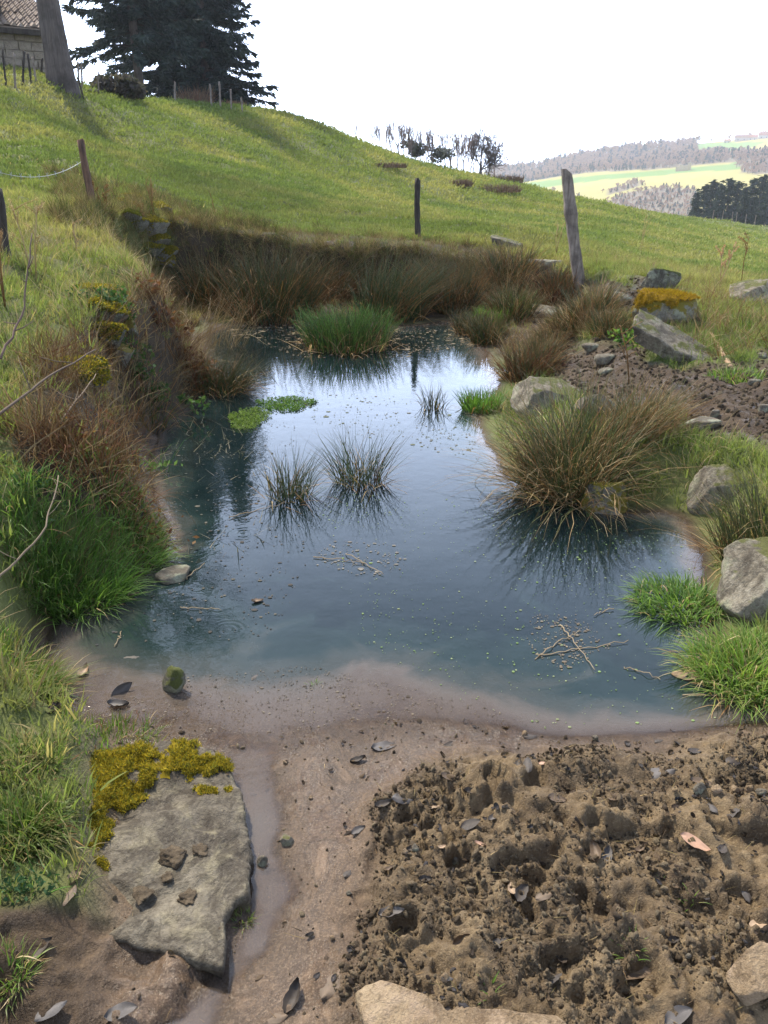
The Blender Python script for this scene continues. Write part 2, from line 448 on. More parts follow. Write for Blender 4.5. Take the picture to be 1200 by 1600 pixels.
def land(x, y):
    """height and ground cover at plan positions"""
    x = np.asarray(x, float); y = np.asarray(y, float)
    sh = x.shape; x = x.ravel(); y = y.ravel()
    U = upland(x, y) - crest_drop(x, y)
    r = np.hypot(x, y)
    z = U.copy()
    meadow = sstep(9.5, 13, r)
    tus = fbm(x, y, 0.55, 4, 11)
    z += sstep(13, 22, r)*0.10*fbm(x*.22+y*.1, y*.85-x*.2, .8, 3, 15)
    z += meadow*(0.13*tus*sstep(8, 16, r) + 0.05*fbm(x, y, 1.9, 3, 5)) + sstep(30, 70, r)*0.35*fbm(x, y, 0.09, 3, 31)
    near = (r < 18)
    sd = np.full(x.shape, 9.0)
    mud = np.zeros_like(x); silt = np.zeros_like(x); heap = np.zeros_like(x)
    xn, yn = x[near], y[near]
    s = poly_sdf(xn, yn, SHORE_XY)
    s = s + 0.05*fbm(xn, yn, 2.2, 3, 3)*sstep(1.6, 3.0, yn)
    d2 = (xn[:, None]-_shc[None, :, 0])**2 + (yn[:, None]-_shc[None, :, 1])**2
    wt = 1/(d2 + 0.01)**1.5
    wt /= wt.sum(1, keepdims=True)
    wd = wt @ _shc[:, 2]; sl = wt @ _shc[:, 3]; of = wt @ _shc[:, 4]
    t = np.clip((s-of+.28*fbm(xn, yn, 1.6, 4, 55)*sstep(.1, .8, of))/wd, 0, 1)
    prof = t*t*(3-2*t)
    zn = z[near]
    bank = zn*prof + (0.02*np.clip(s, 0, .3) + .05*np.clip(s, 0, 2)*sstep(.1, .6, of))*(1-prof)
    hs = poly_sdf(xn, yn, HEAP) + 0.05*fbm(xn, yn, 5, 3, 77)
    hm = sstep(0.03, -0.16, hs)
    front = sstep(2.35, 2.15, yn + .25*np.abs(xn-.1)*0)*sstep(-.86, -.62, xn + .35*(yn-1.5))*sstep(1.9, 1.7, xn)
    chn = np.exp(-(np.minimum.reduce([np.hypot(xn-c_[0], yn-c_[1]) for c_ in CHAN])/.075)**2)
    flat = 0.004 + 0.03*np.clip(s, 0, .5) + 0.009*fbm(xn, yn, 3.4, 4, 8) + .006*fbm(xn, yn, 14, 4, 18, .6) - .03*chn
    bank = np.where(s > 0, bank*(1-front) + (flat*np.clip(s/.12, 0, 1) - .004*(1-np.clip(s/.12, 0, 1)))*front, bank)
    # hoof-trodden relief
    pits = fbm(xn, yn, 6.0, 3, 21)
    crumb = np.abs(fbm(xn, yn, 17, 4, 51, .62))
    relief = 0.045 + 0.06*pits + (0.03+.05*sstep(-.3, .3, fbm(xn, yn, 2.6, 2, 33)))*(0.35-crumb) + 0.02*fbm(xn, yn, 40, 3, 91, .65)
    hoof = np.zeros_like(xn); rim = np.zeros_like(xn)
    for hx, hy, ha, hr in HOOF:
        c_, s_ = math.cos(ha), math.sin(ha); u_ = (xn-hx)*c_+(yn-hy)*s_; v_ = -(xn-hx)*s_+(yn-hy)*c_
        q_ = np.sqrt((u_/hr)**2 + (v_/(hr*.75))**2) + .5*fbm(xn, yn, 15, 3, 71)
        hoof = np.maximum(hoof, sstep(1.05, .75, q_)); rim = np.maximum(rim, np.exp(-((q_-1.25)/.22)**2))
    hole = sstep(.28, .55, fbm(xn, yn, 9.5, 2, 63))
    relief = relief - 0.05*hole - .036*hoof + .013*rim
    bank = bank + hm*np.maximum(relief, 0.004)*np.where(s > 0, 1, sstep(.06, 0, -s))
    bed = -np.minimum(0.6, (-s)*sl*1.0) + 0.006*fbm(xn, yn, 7, 3, 14) - .002
    zz = np.where(s > 0, bank, bed)
    # roughness of the vegetated banks
    soft = sstep(0.02, .25, s)*(1-hm)*(1-front)
    zz += soft*((.05+.04*sstep(-1.2, -1.8, xn))*fbm(xn, yn, 2.6, 4, 41) + 0.02*fbm(xn, yn, 9, 2, 42))
    px, py = project(xn, yn, zz)
    mr = np.zeros_like(xn)
    for k in ZONE: mr = np.maximum(mr, sstep(22, -14, poly_sdf(px, py, ZONE[k]) + 16*fbm(xn, yn, 4, 2, 6)))
    mr = mr*(yn > 3.5)
    mr = np.maximum(mr, (yn < 2)*sstep(25, -25, poly_sdf(px, py, [(-400, 1430), (60, 1405), (120, 1420), (350, 1520), (300, 1580), (240, 1800), (-400, 1800)]) + 22*fbm(xn, yn, 6, 2, 6)))
    zz += mr*(0.035*fbm(xn, yn, 7, 3, 22) + 0.03*(0.3-np.abs(fbm(xn, yn, 14, 3, 52))))
    z[near] = zz
    sd[near] = s
    mud[near] = np.maximum.reduce([hm, mr, front, sstep(0.10, 0.0, s)])
    heap[near] = hm
    silt[near] = np.maximum(front*(1-hm), sstep(0.05, -0.02, s)*(1-hm)*sstep(3.1, 2.3, yn))
    return [a.reshape(sh) for a in (z, sd, mud, silt, heap)]

TH = R(76); DT = 0.0052
th = np.linspace(-TH, TH, int(2*TH/DT))
lr1 = np.arange(math.log(0.42), math.log(14.0), DT)
lr2 = np.arange(lr1[-1]+0.02, math.log(270.0), 0.02)
lr = np.concatenate([lr1, lr2])
GT, GL = np.meshgrid(th, lr)
GX = np.exp(GL)*np.sin(GT); GY = np.exp(GL)*np.cos(GT)
GZ, GS, GM, GSI, GH = land(GX, GY)
def grid_sample(A, x, y):
    t = (np.arctan2(x, y)+TH)/(2*TH)*(len(th)-1)
    l = np.interp(np.log(np.maximum(np.hypot(x, y), .43)), lr, np.arange(len(lr)))
    t = np.clip(t, 0, len(th)-1.001); l = np.clip(l, 0, len(lr)-1.001)
    i = l.astype(int); j = t.astype(int); fi = l-i; fj = t-j
    return (A[i, j]*(1-fj)+A[i, j+1]*fj)*(1-fi) + (A[i+1, j]*(1-fj)+A[i+1, j+1]*fj)*fi
def height(x, y): return grid_sample(GZ, np.asarray(x, float), np.asarray(y, float))
def hit(px, py, tmax=400):
    """where the sight line through a photo pixel meets the ground or the water"""
    d = ray(px, py)
    t = np.exp(np.linspace(math.log(.8), math.log(tmax), 3000))
    x, y, z = d[0]*t, d[1]*t, EYE + d[2]*t
    below = z < np.maximum(height(x, y), 0 if py > 480 else -99)
    i = int(np.argmax(below)) if below.any() else len(t)-1
    return np.array([x[i], y[i], max(height(x[i], y[i]), 0.0 if py > 480 else -99)])

def crest(px, k=1.0, py=160):
    """point on the skyline of the near hill in the direction of a photo column (k scales its distance)"""
    d = ray(px, py); yy = np.exp(np.linspace(math.log(14), math.log(130), 300)); xx = yy*d[0]/d[1]
    i = int(np.argmax((height(xx, yy)-EYE)/yy)); y_ = yy[i]*k; x_ = y_*d[0]/d[1]
    return np.array([x_, y_, float(height(x_, y_))])
_i = np.arange(len(lr)-1)[:, None]*len(th) + np.arange(len(th)-1)[None]
gq = np.stack([_i, _i+1, _i+1+len(th), _i+len(th)], -1).reshape(-1, 4)
# ground material: soil, silt and the thatch under the grass
n = NT('ground_soil_and_turf')
co = n.coord('Object')
am, asi, adr = n.attr('mud', out='Fac'), n.attr('silt', out='Fac'), n.attr('dry', out='Fac')
soil = n.ramp(n.noise(7, 6, 0.65, co), [(0.3, (0.055, 0.038, 0.024)), (0.5, (0.12, 0.085, 0.05)), (0.72, (0.205, 0.15, 0.088))])
soil = n.mix(n.math('MULTIPLY', n.ramp(n.noise(46, 4, 0.7, co), [(0.5, 0.0), (0.7, 1.0)]), 0.6), soil, (0.06, 0.045, 0.032))
soil = n.mix(n.math('MULTIPLY', n.ramp(n.noise(120, 3, 0.7, co), [(0.55, 0.0), (0.75, 1.0)]), 0.5), soil, (0.36, 0.28, 0.17))
smap = n.n('ShaderNodeMapping', {0: co, 'Scale': (1.5, .8, 1), 'Rotation': (0, 0, .25)}).outputs[0]
sil = n.ramp(n.noise(5.5, 6, 0.68, smap, 2.2), [(0.33, (0.042, 0.032, 0.024)), (0.45, (0.105, 0.08, 0.058)), (0.53, (0.06, 0.047, 0.036)), (0.62, (0.12, 0.092, 0.067)), (0.72, (0.18, 0.14, 0.102))])
sil = n.mix(n.math('MULTIPLY', n.ramp(n.noise(190, 3, 0.8, co), [(0.5, 0.0), (0.66, 1.0)]), 0.4), sil, (0.30, 0.25, 0.19))
sil = n.mix(n.math('MULTIPLY', n.ramp(n.noise(70, 4, 0.7, co), [(0.55, 0.0), (0.72, 1.0)]), 0.4), sil, (0.10, 0.08, 0.065))
turf = n.ramp(n.noise(0.35, 6, 0.65, co), [(0.3, (0.08, 0.11, 0.03)), (0.5, (0.135, 0.155, 0.045)), (0.7, (0.21, 0.195, 0.075))])
turf = n.mix(n.math('MULTIPLY', n.noise(8, 5, 0.7, co), 0.5), turf, (0.055, 0.05, 0.022))
dry = n.ramp(n.noise(3, 5, 0.6, co), [(0.35, (0.026, 0.019, 0.012)), (0.6, (0.075, 0.055, 0.033))])
turf = n.mix(adr, turf, dry)
soil = n.mix(n.attr('heap', out='Fac'), n.mix(1.0, soil, (.5, .46, .45), 'MULTIPLY'), n.mix(1.0, soil, (1.15, 1.12, 1.05), 'MULTIPLY'))
base = n.mix(am, turf, soil)
psep = n.n('ShaderNodeSeparateXYZ', {0: n.n('ShaderNodeNewGeometry').outputs['Position']})
wetz = n.n('ShaderNodeMapRange', {0: n.math('ADD', psep.outputs[2], n.math('MULTIPLY', n.noise(9, 4, .7, co), .02)), 1: 0.005, 2: 0.035, 3: 0.55, 4: 1.0}).outputs[0]
sil = n.mix(1.0, n.mix(1.0, sil, wetz, 'MULTIPLY'), (1.16, 1.0, .86), 'MULTIPLY')
base = n.mix(asi, base, sil)
wetn = n.noise(4.5, 4, 0.6, co)
rough = n.n('ShaderNodeMapRange', {0: asi, 3: 0.8, 4: 0.5}).outputs[0]
rough = n.math('SUBTRACT', rough, n.math('MULTIPLY', am, n.math('MULTIPLY', n.ramp(n.noise(6, 4, .6, co), [(.45, 0.0), (.62, 1.0)]), .38)))
rough = n.math('SUBTRACT', rough, n.math('MULTIPLY', asi, n.math('MULTIPLY', n.ramp(wetn, [(0.42, 0.0), (0.6, 1.0)]), 0.22)))
hh = n.math('ADD', n.noise(28, 6, 0.72, co), n.math('MULTIPLY', n.noise(140, 4, 0.7, co), 0.35))
bst = n.n('ShaderNodeMapRange', {0: asi, 3: 0.9, 4: 0.45}).outputs[0]
nb = n.n('ShaderNodeBump', {'Height': hh, 'Strength': bst, 'Distance': 0.02}).outputs[0]
spc = n.n('ShaderNodeMapRange', {0: asi, 3: 0.2, 4: 0.2}).outputs[0]
M['ground'] = n.done(n.principled(base, rough, nb, spc))

gpx, gpy = project(GX, GY, GZ)
DRYZ = [[(265, 340), (420, 362), (640, 376), (740, 385), (800, 405), (960, 450), (900, 540), (780, 560), (740, 500), (640, 505), (330, 520), (280, 460)],
        [(60, 560), (260, 430), (330, 560), (250, 700), (250, 830), (60, 780), (20, 690)]]
gd = np.zeros_like(GX)
for P_ in DRYZ: gd = np.maximum(gd, sstep(14, -10, poly_sdf(gpx, gpy, P_)))
gd *= (np.hypot(GX, GY) < 14)
gme = mesh_np('ground', np.stack([GX, GY, GZ], -1).reshape(-1, 3), gq, mat=M['ground'],
              attrs={'mud': GM, 'silt': GSI, 'dry': gd, 'heap': GH})
tag(obj('ground', gme), 'rough pasture hillside with muddy pond banks', kind='structure')

# ------------------------------------------------------------------ pond water
wx = np.arange(-2.9, 3.6, 0.025); wy = np.arange(.9, 10.6, 0.025)
WX, WY = np.meshgrid(wx, wy)
dep = np.maximum(-height(WX, WY), 0)
inside = (grid_sample(GS, WX, WY) < 0.14) | ((height(WX, WY) < .012) & (WY < 2.2) & (WX > -1.0) & (WX < 1.7))
_j = np.arange(len(wy)-1)[:, None]*len(wx) + np.arange(len(wx)-1)[None]
wq = np.stack([_j, _j+1, _j+1+len(wx), _j+len(wx)], -1).reshape(-1, 4)
wq = wq[inside.ravel()[wq].any(1)]
used, inv = np.unique(wq, return_inverse=True)
wv = np.stack([WX, WY, np.zeros_like(WX)], -1).reshape(-1, 3)[used]
n = NT('pond_water')
co = n.coord('Object')
dp = n.attr('depth', out='Fac')
dpn = n.math('MULTIPLY', dp, n.n('ShaderNodeMapRange', {0: n.noise(2.6, 5, 0.6, co, 0.8), 1: .3, 2: .7, 3: .45, 4: 1.6}).outputs[0])
opac = n.ramp(dpn, [(0.0, 0.0), (0.012, 0.35), (0.035, 0.72), (0.09, 0.95), (0.2, 0.99)])
cloudy = n.ramp(n.math('MULTIPLY', dpn, 2.0), [(0.0, (0.20, 0.155, 0.125)), (0.05, (0.15, 0.122, 0.10)), (0.12, (0.05, 0.055, 0.048)), (0.24, (0.014, 0.026, 0.024)), (0.5, (0.005, 0.0115, 0.012))])
film = n.ramp(n.noise(1.3, 6, 0.7, co, 1.0), [(0.52, 0.0), (0.75, 1.0)])
cloudy = n.mix(n.math('MULTIPLY', film, 0.12), cloudy, (0.10, 0.12, 0.12))
rip = n.math('ADD', n.noise(9, 3, 0.5, co), n.math('MULTIPLY', n.noise(38, 3, 0.5, co), 0.25))
nb = n.bump(rip, 0.05, 0.02)
def ring_height(cx, cy, rad, f):
    v = n.n('ShaderNodeVectorMath', {0: co, 1: (cx, cy, 0)}, operation='SUBTRACT').outputs[0]
    ln = n.n('ShaderNodeVectorMath', {0: v}, operation='LENGTH').outputs['Value']
    wv_ = n.math('SINE', n.math('MULTIPLY', ln, f))
    env = n.n('ShaderNodeMapRange', {0: ln, 1: 0.0, 2: rad, 3: 1.0, 4: 0.0}); env.clamp = True
    return n.math('MULTIPLY', wv_, env.outputs[0])
rh = None
for px, py, rad in [(355, 985, .09), (930, 1095, .05), (380, 835, .12), (700, 640, .14)]:
    c_ = at_z(px, py, 0); q_ = ring_height(float(c_[0]), float(c_[1]), rad, 260.0 if rad < .1 else 200.0)
    rh = q_ if rh is None else n.math('ADD', rh, q_)
nb = n.bump(rh, 0.05, 0.004, nb)
dif = n.n('ShaderNodeBsdfDiffuse', {'Color': cloudy})
trn = n.n('ShaderNodeBsdfTransparent', {'Color': (0.86, 0.80, 0.72, 1)})
body = n.n('ShaderNodeMixShader', {0: opac, 1: trn.outputs[0], 2: dif.outputs[0]})
gl = n.n('ShaderNodeBsdfGlossy', {'Color': (1, 1, 1, 1), 'Roughness': 0.025, 'Normal': nb})
fr = n.n('ShaderNodeFresnel', {'IOR': 1.42, 'Normal': nb})
surf = n.n('ShaderNodeMixShader', {0: fr.outputs[0], 1: body.outputs[0], 2: gl.outputs[0]})
edge = n.ramp(dp, [(0.0, 0.0), (0.007, 1.0)])
clear = n.n('ShaderNodeBsdfTransparent')
M['water'] = n.done(n.n('ShaderNodeMixShader', {0: edge, 1: clear.outputs[0], 2: surf.outputs[0]}).outputs[0])
tag(obj('pond_water', mesh_np('pond_water', wv, inv.reshape(-1, 4), mat=M['water'], attrs={'depth': dep.ravel()[used]})), 'still dark pond water clouded with silt at the near end', kind='structure')

# ------------------------------------------------------------------ the far side of the valley
fth = np.linspace(R(-48), R(52), 300); flr = np.arange(math.log(230), math.log(2600), 0.012)
FT, FL = np.meshgrid(fth, flr)
FR = np.exp(FL); FX = FR*np.sin(FT); FY = FR*np.cos(FT)
azk = np.array([-50, -10, 5, 9.5, 14.0, 18.5, 22.6, 27, 40, 55]); elk = np.array([.35, .35, .4, .62, 1.45, 1.95, 2.3, 2.75, 3.0, 2.6])
ridge = np.interp(np.degrees(FT), azk, elk)
rt = np.clip((FR-420)/(1150-420), 0, 1)
zr = EYE + 1150*np.tan(np.radians(ridge))
prof = rt**0.8
FZ = -46 + (zr+46)*prof + 5*fbm(FX, FY, 0.006, 3, 70)*sstep(0, .3, rt)*sstep(1.0, .85, rt)
FZ = np.where(FR > 1150, zr - (FR-1150)*0.10, FZ)
FZ = np.where(FR < 420, -46 + (420-FR)*0.0, FZ)
fpx, fpy = project(FX, FY, FZ)
fj = 5*fbm(FX, FY, 0.012, 3, 80)
FAR_WOOD = [[(770, 258), (830, 258), (900, 240), (960, 228), (1010, 222), (1085, 226), (1085, 240), (1200, 236), (1400, 225), (1400, 238), (1200, 250), (1050, 262), (930, 268), (800, 286), (760, 280)],
            [(945, 318), (985, 300), (1040, 292), (1085, 296), (1095, 345), (1000, 345)], [(1180, 240), (1400, 236), (1400, 270), (1165, 272), (1150, 255)],
            [(880, 310), (905, 305), (905, 325), (875, 325)], [(950, 298), (1000, 283), (1002, 290), (955, 306)], [(820, 305), (860, 300), (860, 322), (815, 322)]]
FAR_GREEN = [[(800, 288), (950, 271), (1100, 261), (1200, 248), (1400, 236), (1400, 252), (1200, 262), (1100, 268), (950, 280), (820, 297)], [(1088, 223), (1200, 220), (1150, 237), (1088, 237)], [(850, 262), (950, 240), (930, 250), (860, 268)]]
fc = np.zeros(FX.shape+(3,))
fn = fbm(FX, FY, 0.010, 4, 81)[..., None]
fc[:] = np.array([.38, .33, .10]); fc += fn*np.array([.07, .03, .02])
for P_ in FAR_GREEN: fc = np.where(in_poly(fpx, fpy+fj*.4, P_)[..., None], np.array([.16, .27, .07])+fn*.03, fc)
fwood = np.zeros(FX.shape, bool)
for P_ in FAR_WOOD: fwood |= in_poly(fpx+fj, fpy+fj*.5, P_)
fc = np.where(fwood[..., None], np.array([.19, .15, .11]), fc)
n = NT('far_fields')
co = n.coord('Object')
c_ = n.mix(n.math('MULTIPLY', n.noise(0.05, 6, 0.7, co), 0.45), n.attr('Col'), (0.10, 0.09, 0.04))
M['far'] = n.done(n.principled(c_, 0.95, None, 0.1))
_k = np.arange(len(flr)-1)[:, None]*len(fth) + np.arange(len(fth)-1)[None]
fq = np.stack([_k, _k+1, _k+1+len(fth), _k+len(fth)], -1).reshape(-1, 4)
tag(obj('hills', mesh_np('hills', np.stack([FX, FY, FZ], -1).reshape(-1, 3), fq, colr=fc.reshape(-1, 3), mat=M['far'])), 'far valley side with patchwork of fields', kind='structure')
# ------------------------------------------------------------------ builders: stems, blades, rocks, posts
def stems(acc, n, rad, length, tilt, droop, width, cols, rg, seg=5, sides=3, lean=(0, 0), flat=False, base_z=None, kink=0.0, center=(0, 0), az=None, tipcol=None, sink=0.02):
    """n curved stems or blades standing on a disc; colours picked from cols, bases darker by the stem's own colour"""
    a = rg.uniform(0, 2*np.pi, n); rr = rad*np.sqrt(rg.uniform(0, 1, n))
    bx, by = center[0] + rr*np.cos(a), center[1] + rr*np.sin(a)
    if az is None: phi = a + rg.normal(0, 1.0, n)
    else: phi = rg.normal(az[0], az[1], n)
    t0 = rg.uniform(tilt[0], tilt[1], n)*(0.25 + 0.75*rr/max(rad, 1e-6))
    L = rg.uniform(length[0], length[1], n)
    dr = rg.uniform(droop[0], droop[1], n)
    W = rg.uniform(width[0], width[1], n)
    kk = np.where(rg.uniform(0, 1, n) < kink, rg.uniform(0.6, 1.6, n), 0.0)
    ks = rg.uniform(0.35, 0.8, n)
    s = np.linspace(0, 1, seg+1)
    ang = t0[:, None] + dr[:, None]*s[None]**1.4 + kk[:, None]*(s[None] > ks[:, None])
    ds = L[:, None]/seg
    am = 0.5*(ang[:, 1:]+ang[:, :-1])
    hx = np.concatenate([np.zeros((n, 1)), np.cumsum(np.sin(am)*ds, 1)], 1)
    hz = np.concatenate([np.zeros((n, 1)), np.cumsum(np.cos(am)*ds, 1)], 1)
    wob = rg.normal(0, 0.02, (n, seg+1))*L[:, None]*s[None]
    X = bx[:, None] + hx*np.cos(phi)[:, None] - wob*np.sin(phi)[:, None] + lean[0]*L[:, None]*s[None]**1.5
    Y = by[:, None] + hx*np.sin(phi)[:, None] + wob*np.cos(phi)[:, None] + lean[1]*L[:, None]*s[None]**1.5
    Z = hz - sink
    if base_z is not None: Z = Z + base_z(bx, by)[:, None]
    cols = np.asarray(cols, float)
    ci = rg.integers(0, len(cols), n)
    C = cols[ci]*rg.uniform(0.75, 1.25, (n, 1))
    Cs = np.repeat(C[:, None, :], seg+1, 1)
    if tipcol is not None:
        tf = (s[None, :, None]**3)*rg.uniform(0.2, 1.0, (n, 1, 1))
        Cs = Cs*(1-tf) + np.asarray(tipcol)*tf
    wprof = (1-s**2.2)*0.92 + 0.08
    if flat:
        side = phi + np.pi/2 + rg.normal(0, 0.5, n)
        ox = (np.cos(side)*W*0.5)[:, None]*wprof[None]; oy = (np.sin(side)*W*0.5)[:, None]*wprof[None]
        P = np.stack([np.stack([X-ox, Y-oy, Z], -1), np.stack([X+ox, Y+oy, Z], -1)], 2)
        k = 2
    else:
        k = sides
        q = np.arange(k)*2*np.pi/k
        ox = W[:, None, None]*0.5*wprof[None, :, None]*np.cos(q)[None, None]
        oy = W[:, None, None]*0.5*wprof[None, :, None]*np.sin(q)[None, None]
        P = np.stack([X[..., None]+ox, Y[..., None]+oy, np.repeat(Z[..., None], k, -1)], -1)
    V = P.reshape(-1, 3)
    Cv = np.repeat(Cs[:, :, None, :], k, 2).reshape(-1, 3)
    st = (np.arange(n)*(seg+1)*k)[:, None, None]
    r_ = (np.arange(seg)*k)[None, :, None]
    if flat:
        b = (st + r_).reshape(-1)
        Q = np.stack([b, b+1, b+3, b+2], -1)
    else:
        c_ = np.arange(k)[None, None, :]
        i0 = (st + r_ + c_); i1 = (st + r_ + (c_+1) % k)
        Q = np.stack([i0, i1, i1+k, i0+k], -1).reshape(-1, 4)
    acc.add(V, Q, None, Cv)
    return acc

def tube(acc, pts, radii, sides=6, colr=(1, 1, 1), cap=True):
    pts = np.asarray(pts, float); m = len(pts)
    radii = np.broadcast_to(np.asarray(radii, float), (m,))
    tan = np.gradient(pts, axis=0); tan /= (np.linalg.norm(tan, axis=1, keepdims=True)+1e-9)
    ref = np.array([0, 0, 1.0]) if abs(tan[0][2]) < 0.8 else np.array([1.0, 0, 0])
    u = np.cross(tan, ref); u /= (np.linalg.norm(u, axis=1, keepdims=True)+1e-9)
    w = np.cross(tan, u)
    q = np.arange(sides)*2*np.pi/sides
    V = pts[:, None] + radii[:, None, None]*(np.cos(q)[None, :, None]*u[:, None] + np.sin(q)[None, :, None]*w[:, None])
    V = V.reshape(-1, 3)
    i = np.arange(m-1)[:, None]*sides; j = np.arange(sides)[None]
    i0 = i+j; i1 = i+(j+1) % sides
    Q = np.stack([i0, i1, i1+sides, i0+sides], -1).reshape(-1, 4)
    T = []
    if cap:
        V = np.concatenate([V, pts[:1], pts[-1:]])
        a, b = m*sides, m*sides+1
        for k in range(sides):
            T.append((a, (k+1) % sides, k)); T.append((b, (m-1)*sides+k, (m-1)*sides+(k+1) % sides))
    acc.add(V, Q, T, colr)
    return acc

def _noise3(P, f, seed):
    return (vnoise(P[:, 0]*f+3.1, P[:, 1]*f+P[:, 2]*f*0.7, seed) + vnoise(P[:, 1]*f-5.2, P[:, 2]*f+P[:, 0]*f*0.6, seed+1)
            + vnoise(P[:, 2]*f+1.7, P[:, 0]*f-P[:, 1]*f*0.5, seed+2))/1.5 - 1.0
_ico = {}
def ico(sub):
    if sub not in _ico:
        bm = bmesh.new(); bmesh.ops.create_icosphere(bm, subdivisions=sub, radius=1.0)
        bm.verts.ensure_lookup_table()
        _ico[sub] = (np.array([v.co[:] for v in bm.verts]), np.array([[v.index for v in f.verts] for f in bm.faces]))
        bm.free()
    return _ico[sub]
def rock_mesh(name, dims, seed, mat, sub=5, cuts=14, rough=0.05, flat_top=None, planes=None):
    """an angular stone: a ball cut by planes, then weathered; dims are half sizes"""
    D, F = ico(sub)
    rg = np.random.default_rng(seed)
    Nn = rg.normal(0, 1, (cuts, 3)); Nn /= np.linalg.norm(Nn, axis=1, keepdims=True)
    dd = rg.uniform(0.42, 0.8, cuts)
    if planes is not None:
        Np = np.array([p_[:3] for p_ in planes], float); Np /= np.linalg.norm(Np, axis=1, keepdims=True)
        Nn = np.vstack([Nn[:4], Np]); dd = np.append(np.maximum(dd[:4], .75), [p_[3] for p_ in planes])
    if flat_top is not None:
        tn = np.array(flat_top[:3], float); tn /= np.linalg.norm(tn)
        Nn = np.vstack([Nn, tn]); dd = np.append(dd, flat_top[3])
    den = D @ Nn.T
    rr = np.where(den > 0.05, dd[None]/np.maximum(den, .05), 9).min(1)
    rr = np.minimum(rr, 1.0)
    P = D*rr[:, None]
    P = P*(1 + rough*_noise3(P, 2.2, seed)[:, None] + rough*0.55*_noise3(P, 6.0, seed+9)[:, None] + rough*0.3*_noise3(P, 15.0, seed+19)[:, None]
           - rough*1.3*np.clip(.35-np.abs(_noise3(P, 2.8, seed+29)), 0, 1)[:, None] - rough*.7*np.clip(.3-np.abs(_noise3(P, 7.0, seed+39)), 0, 1)[:, None])
    P = P/np.abs(P).max(0)
    return mesh_np(name, P*np.asarray(dims), None, F, mat=mat)
def rock(px, py, wpx, hpx, seed, mat, label, name='rock', depth=0.8, sub=5, cuts=9, rough=0.05, flat_top=None, sink=0.5, rz=0.0, tilt=(0, 0), dz=0.0, cat='rock', group=None, pos=None, planes=None):
    """stone whose foot stands at photo pixel (px, py) on the ground; size read off the photo at that distance"""
    b = hit(px, py) if pos is None else np.asarray(pos, float)
    dist = b[1]*CP - (b[2]-EYE)*SP
    w = wpx/FPX*dist/2; h = hpx/FPX*dist*0.5*(1+sink)
    me = rock_mesh(name, (w, w*depth, max(h, .004)), seed, mat, sub, cuts, rough, flat_top, planes)
    o = obj(name, me, None, (b[0], b[1]+w*depth*0.5, b[2] + h*(1-2*sink/(1+sink)) + dz), (tilt[0], tilt[1], rz))
    return tag(o, label, cat, group)

def slab_mesh(name, outline, thick, mat, rings=40, nth=220, rough=0.012, seed=0, tiltx=0.0, tilty=0.0, chip=0.02, skirt=8, hollow=None):
    """flat stone from its outline in plan (metres about its centre): worn top, broken sides"""
    O = np.asarray(outline, float)
    ang = np.linspace(0, 2*np.pi, nth, endpoint=False)
    Rr = np.zeros(nth)
    for i, a in enumerate(ang):
        d = np.array([math.cos(a), math.sin(a)]); best = 0
        for k in range(len(O)):
            p, q = O[k], O[(k+1) % len(O)]; e_ = q-p
            den = d[0]*e_[1]-d[1]*e_[0]
            if abs(den) < 1e-9: continue
            t = (p[0]*e_[1]-p[1]*e_[0])/den; u = (p[0]*d[1]-p[1]*d[0])/den
            if t > 0 and -1e-6 <= u <= 1+1e-6: best = max(best, t)
        Rr[i] = best
    ca, sa = np.cos(ang), np.sin(ang)
    Rr = Rr + chip*fbm(ca*3+seed, sa*3, 1.0, 4, seed)*1.0 + chip*.5*fbm(ca*12+seed, sa*12, 1.0, 3, seed+3)
    V = []
    for k in range(rings+1):
        t = (k/rings)**0.85
        x, y = t*Rr*ca, t*Rr*sa
        edge = np.clip((1-t)*Rr/0.012, 0, 1)
        z = rough*fbm(x, y, 9, 5, seed+5) + rough*1.6*fbm(x, y, 3, 2, seed+7) - 0.010*(1-edge)**2
        if hollow is not None: z = z - hollow*np.clip(fbm(x, y, 6, 3, seed+8)-.15, 0, 1)
        V.append(np.stack([x, y, z + tiltx*x + tilty*y], -1))
    ze = V[-1][:, 2]
    for k in range(1, skirt+1):
        t = k/skirt
        lay = 0.010*fbm(ca*2+t*1.5, sa*2+t*9, 2.0, 3, seed+20)
        f = 1 - 0.10*t + lay/np.maximum(Rr, .05)
        V.append(np.stack([Rr*ca*f, Rr*sa*f, ze - thick*t], -1))
    V = np.stack(V)
    m = V.shape[0]
    i = np.arange(m-1)[:, None]*nth; j = np.arange(nth)[None]
    Q = np.stack([i+j, i+(j+1) % nth, i+nth+(j+1) % nth, i+nth+j], -1).reshape(-1, 4)
    Q = Q[:, ::-1]
    me = mesh_np(name, V.reshape(-1, 3), Q, mat=mat)
    return me, ang, Rr

def zg(x0, y0, z0):
    """height of the ground about a thing's own foot, never under water"""
    return lambda bx, by: np.maximum(height(bx+x0, by+y0), 0.0) - z0

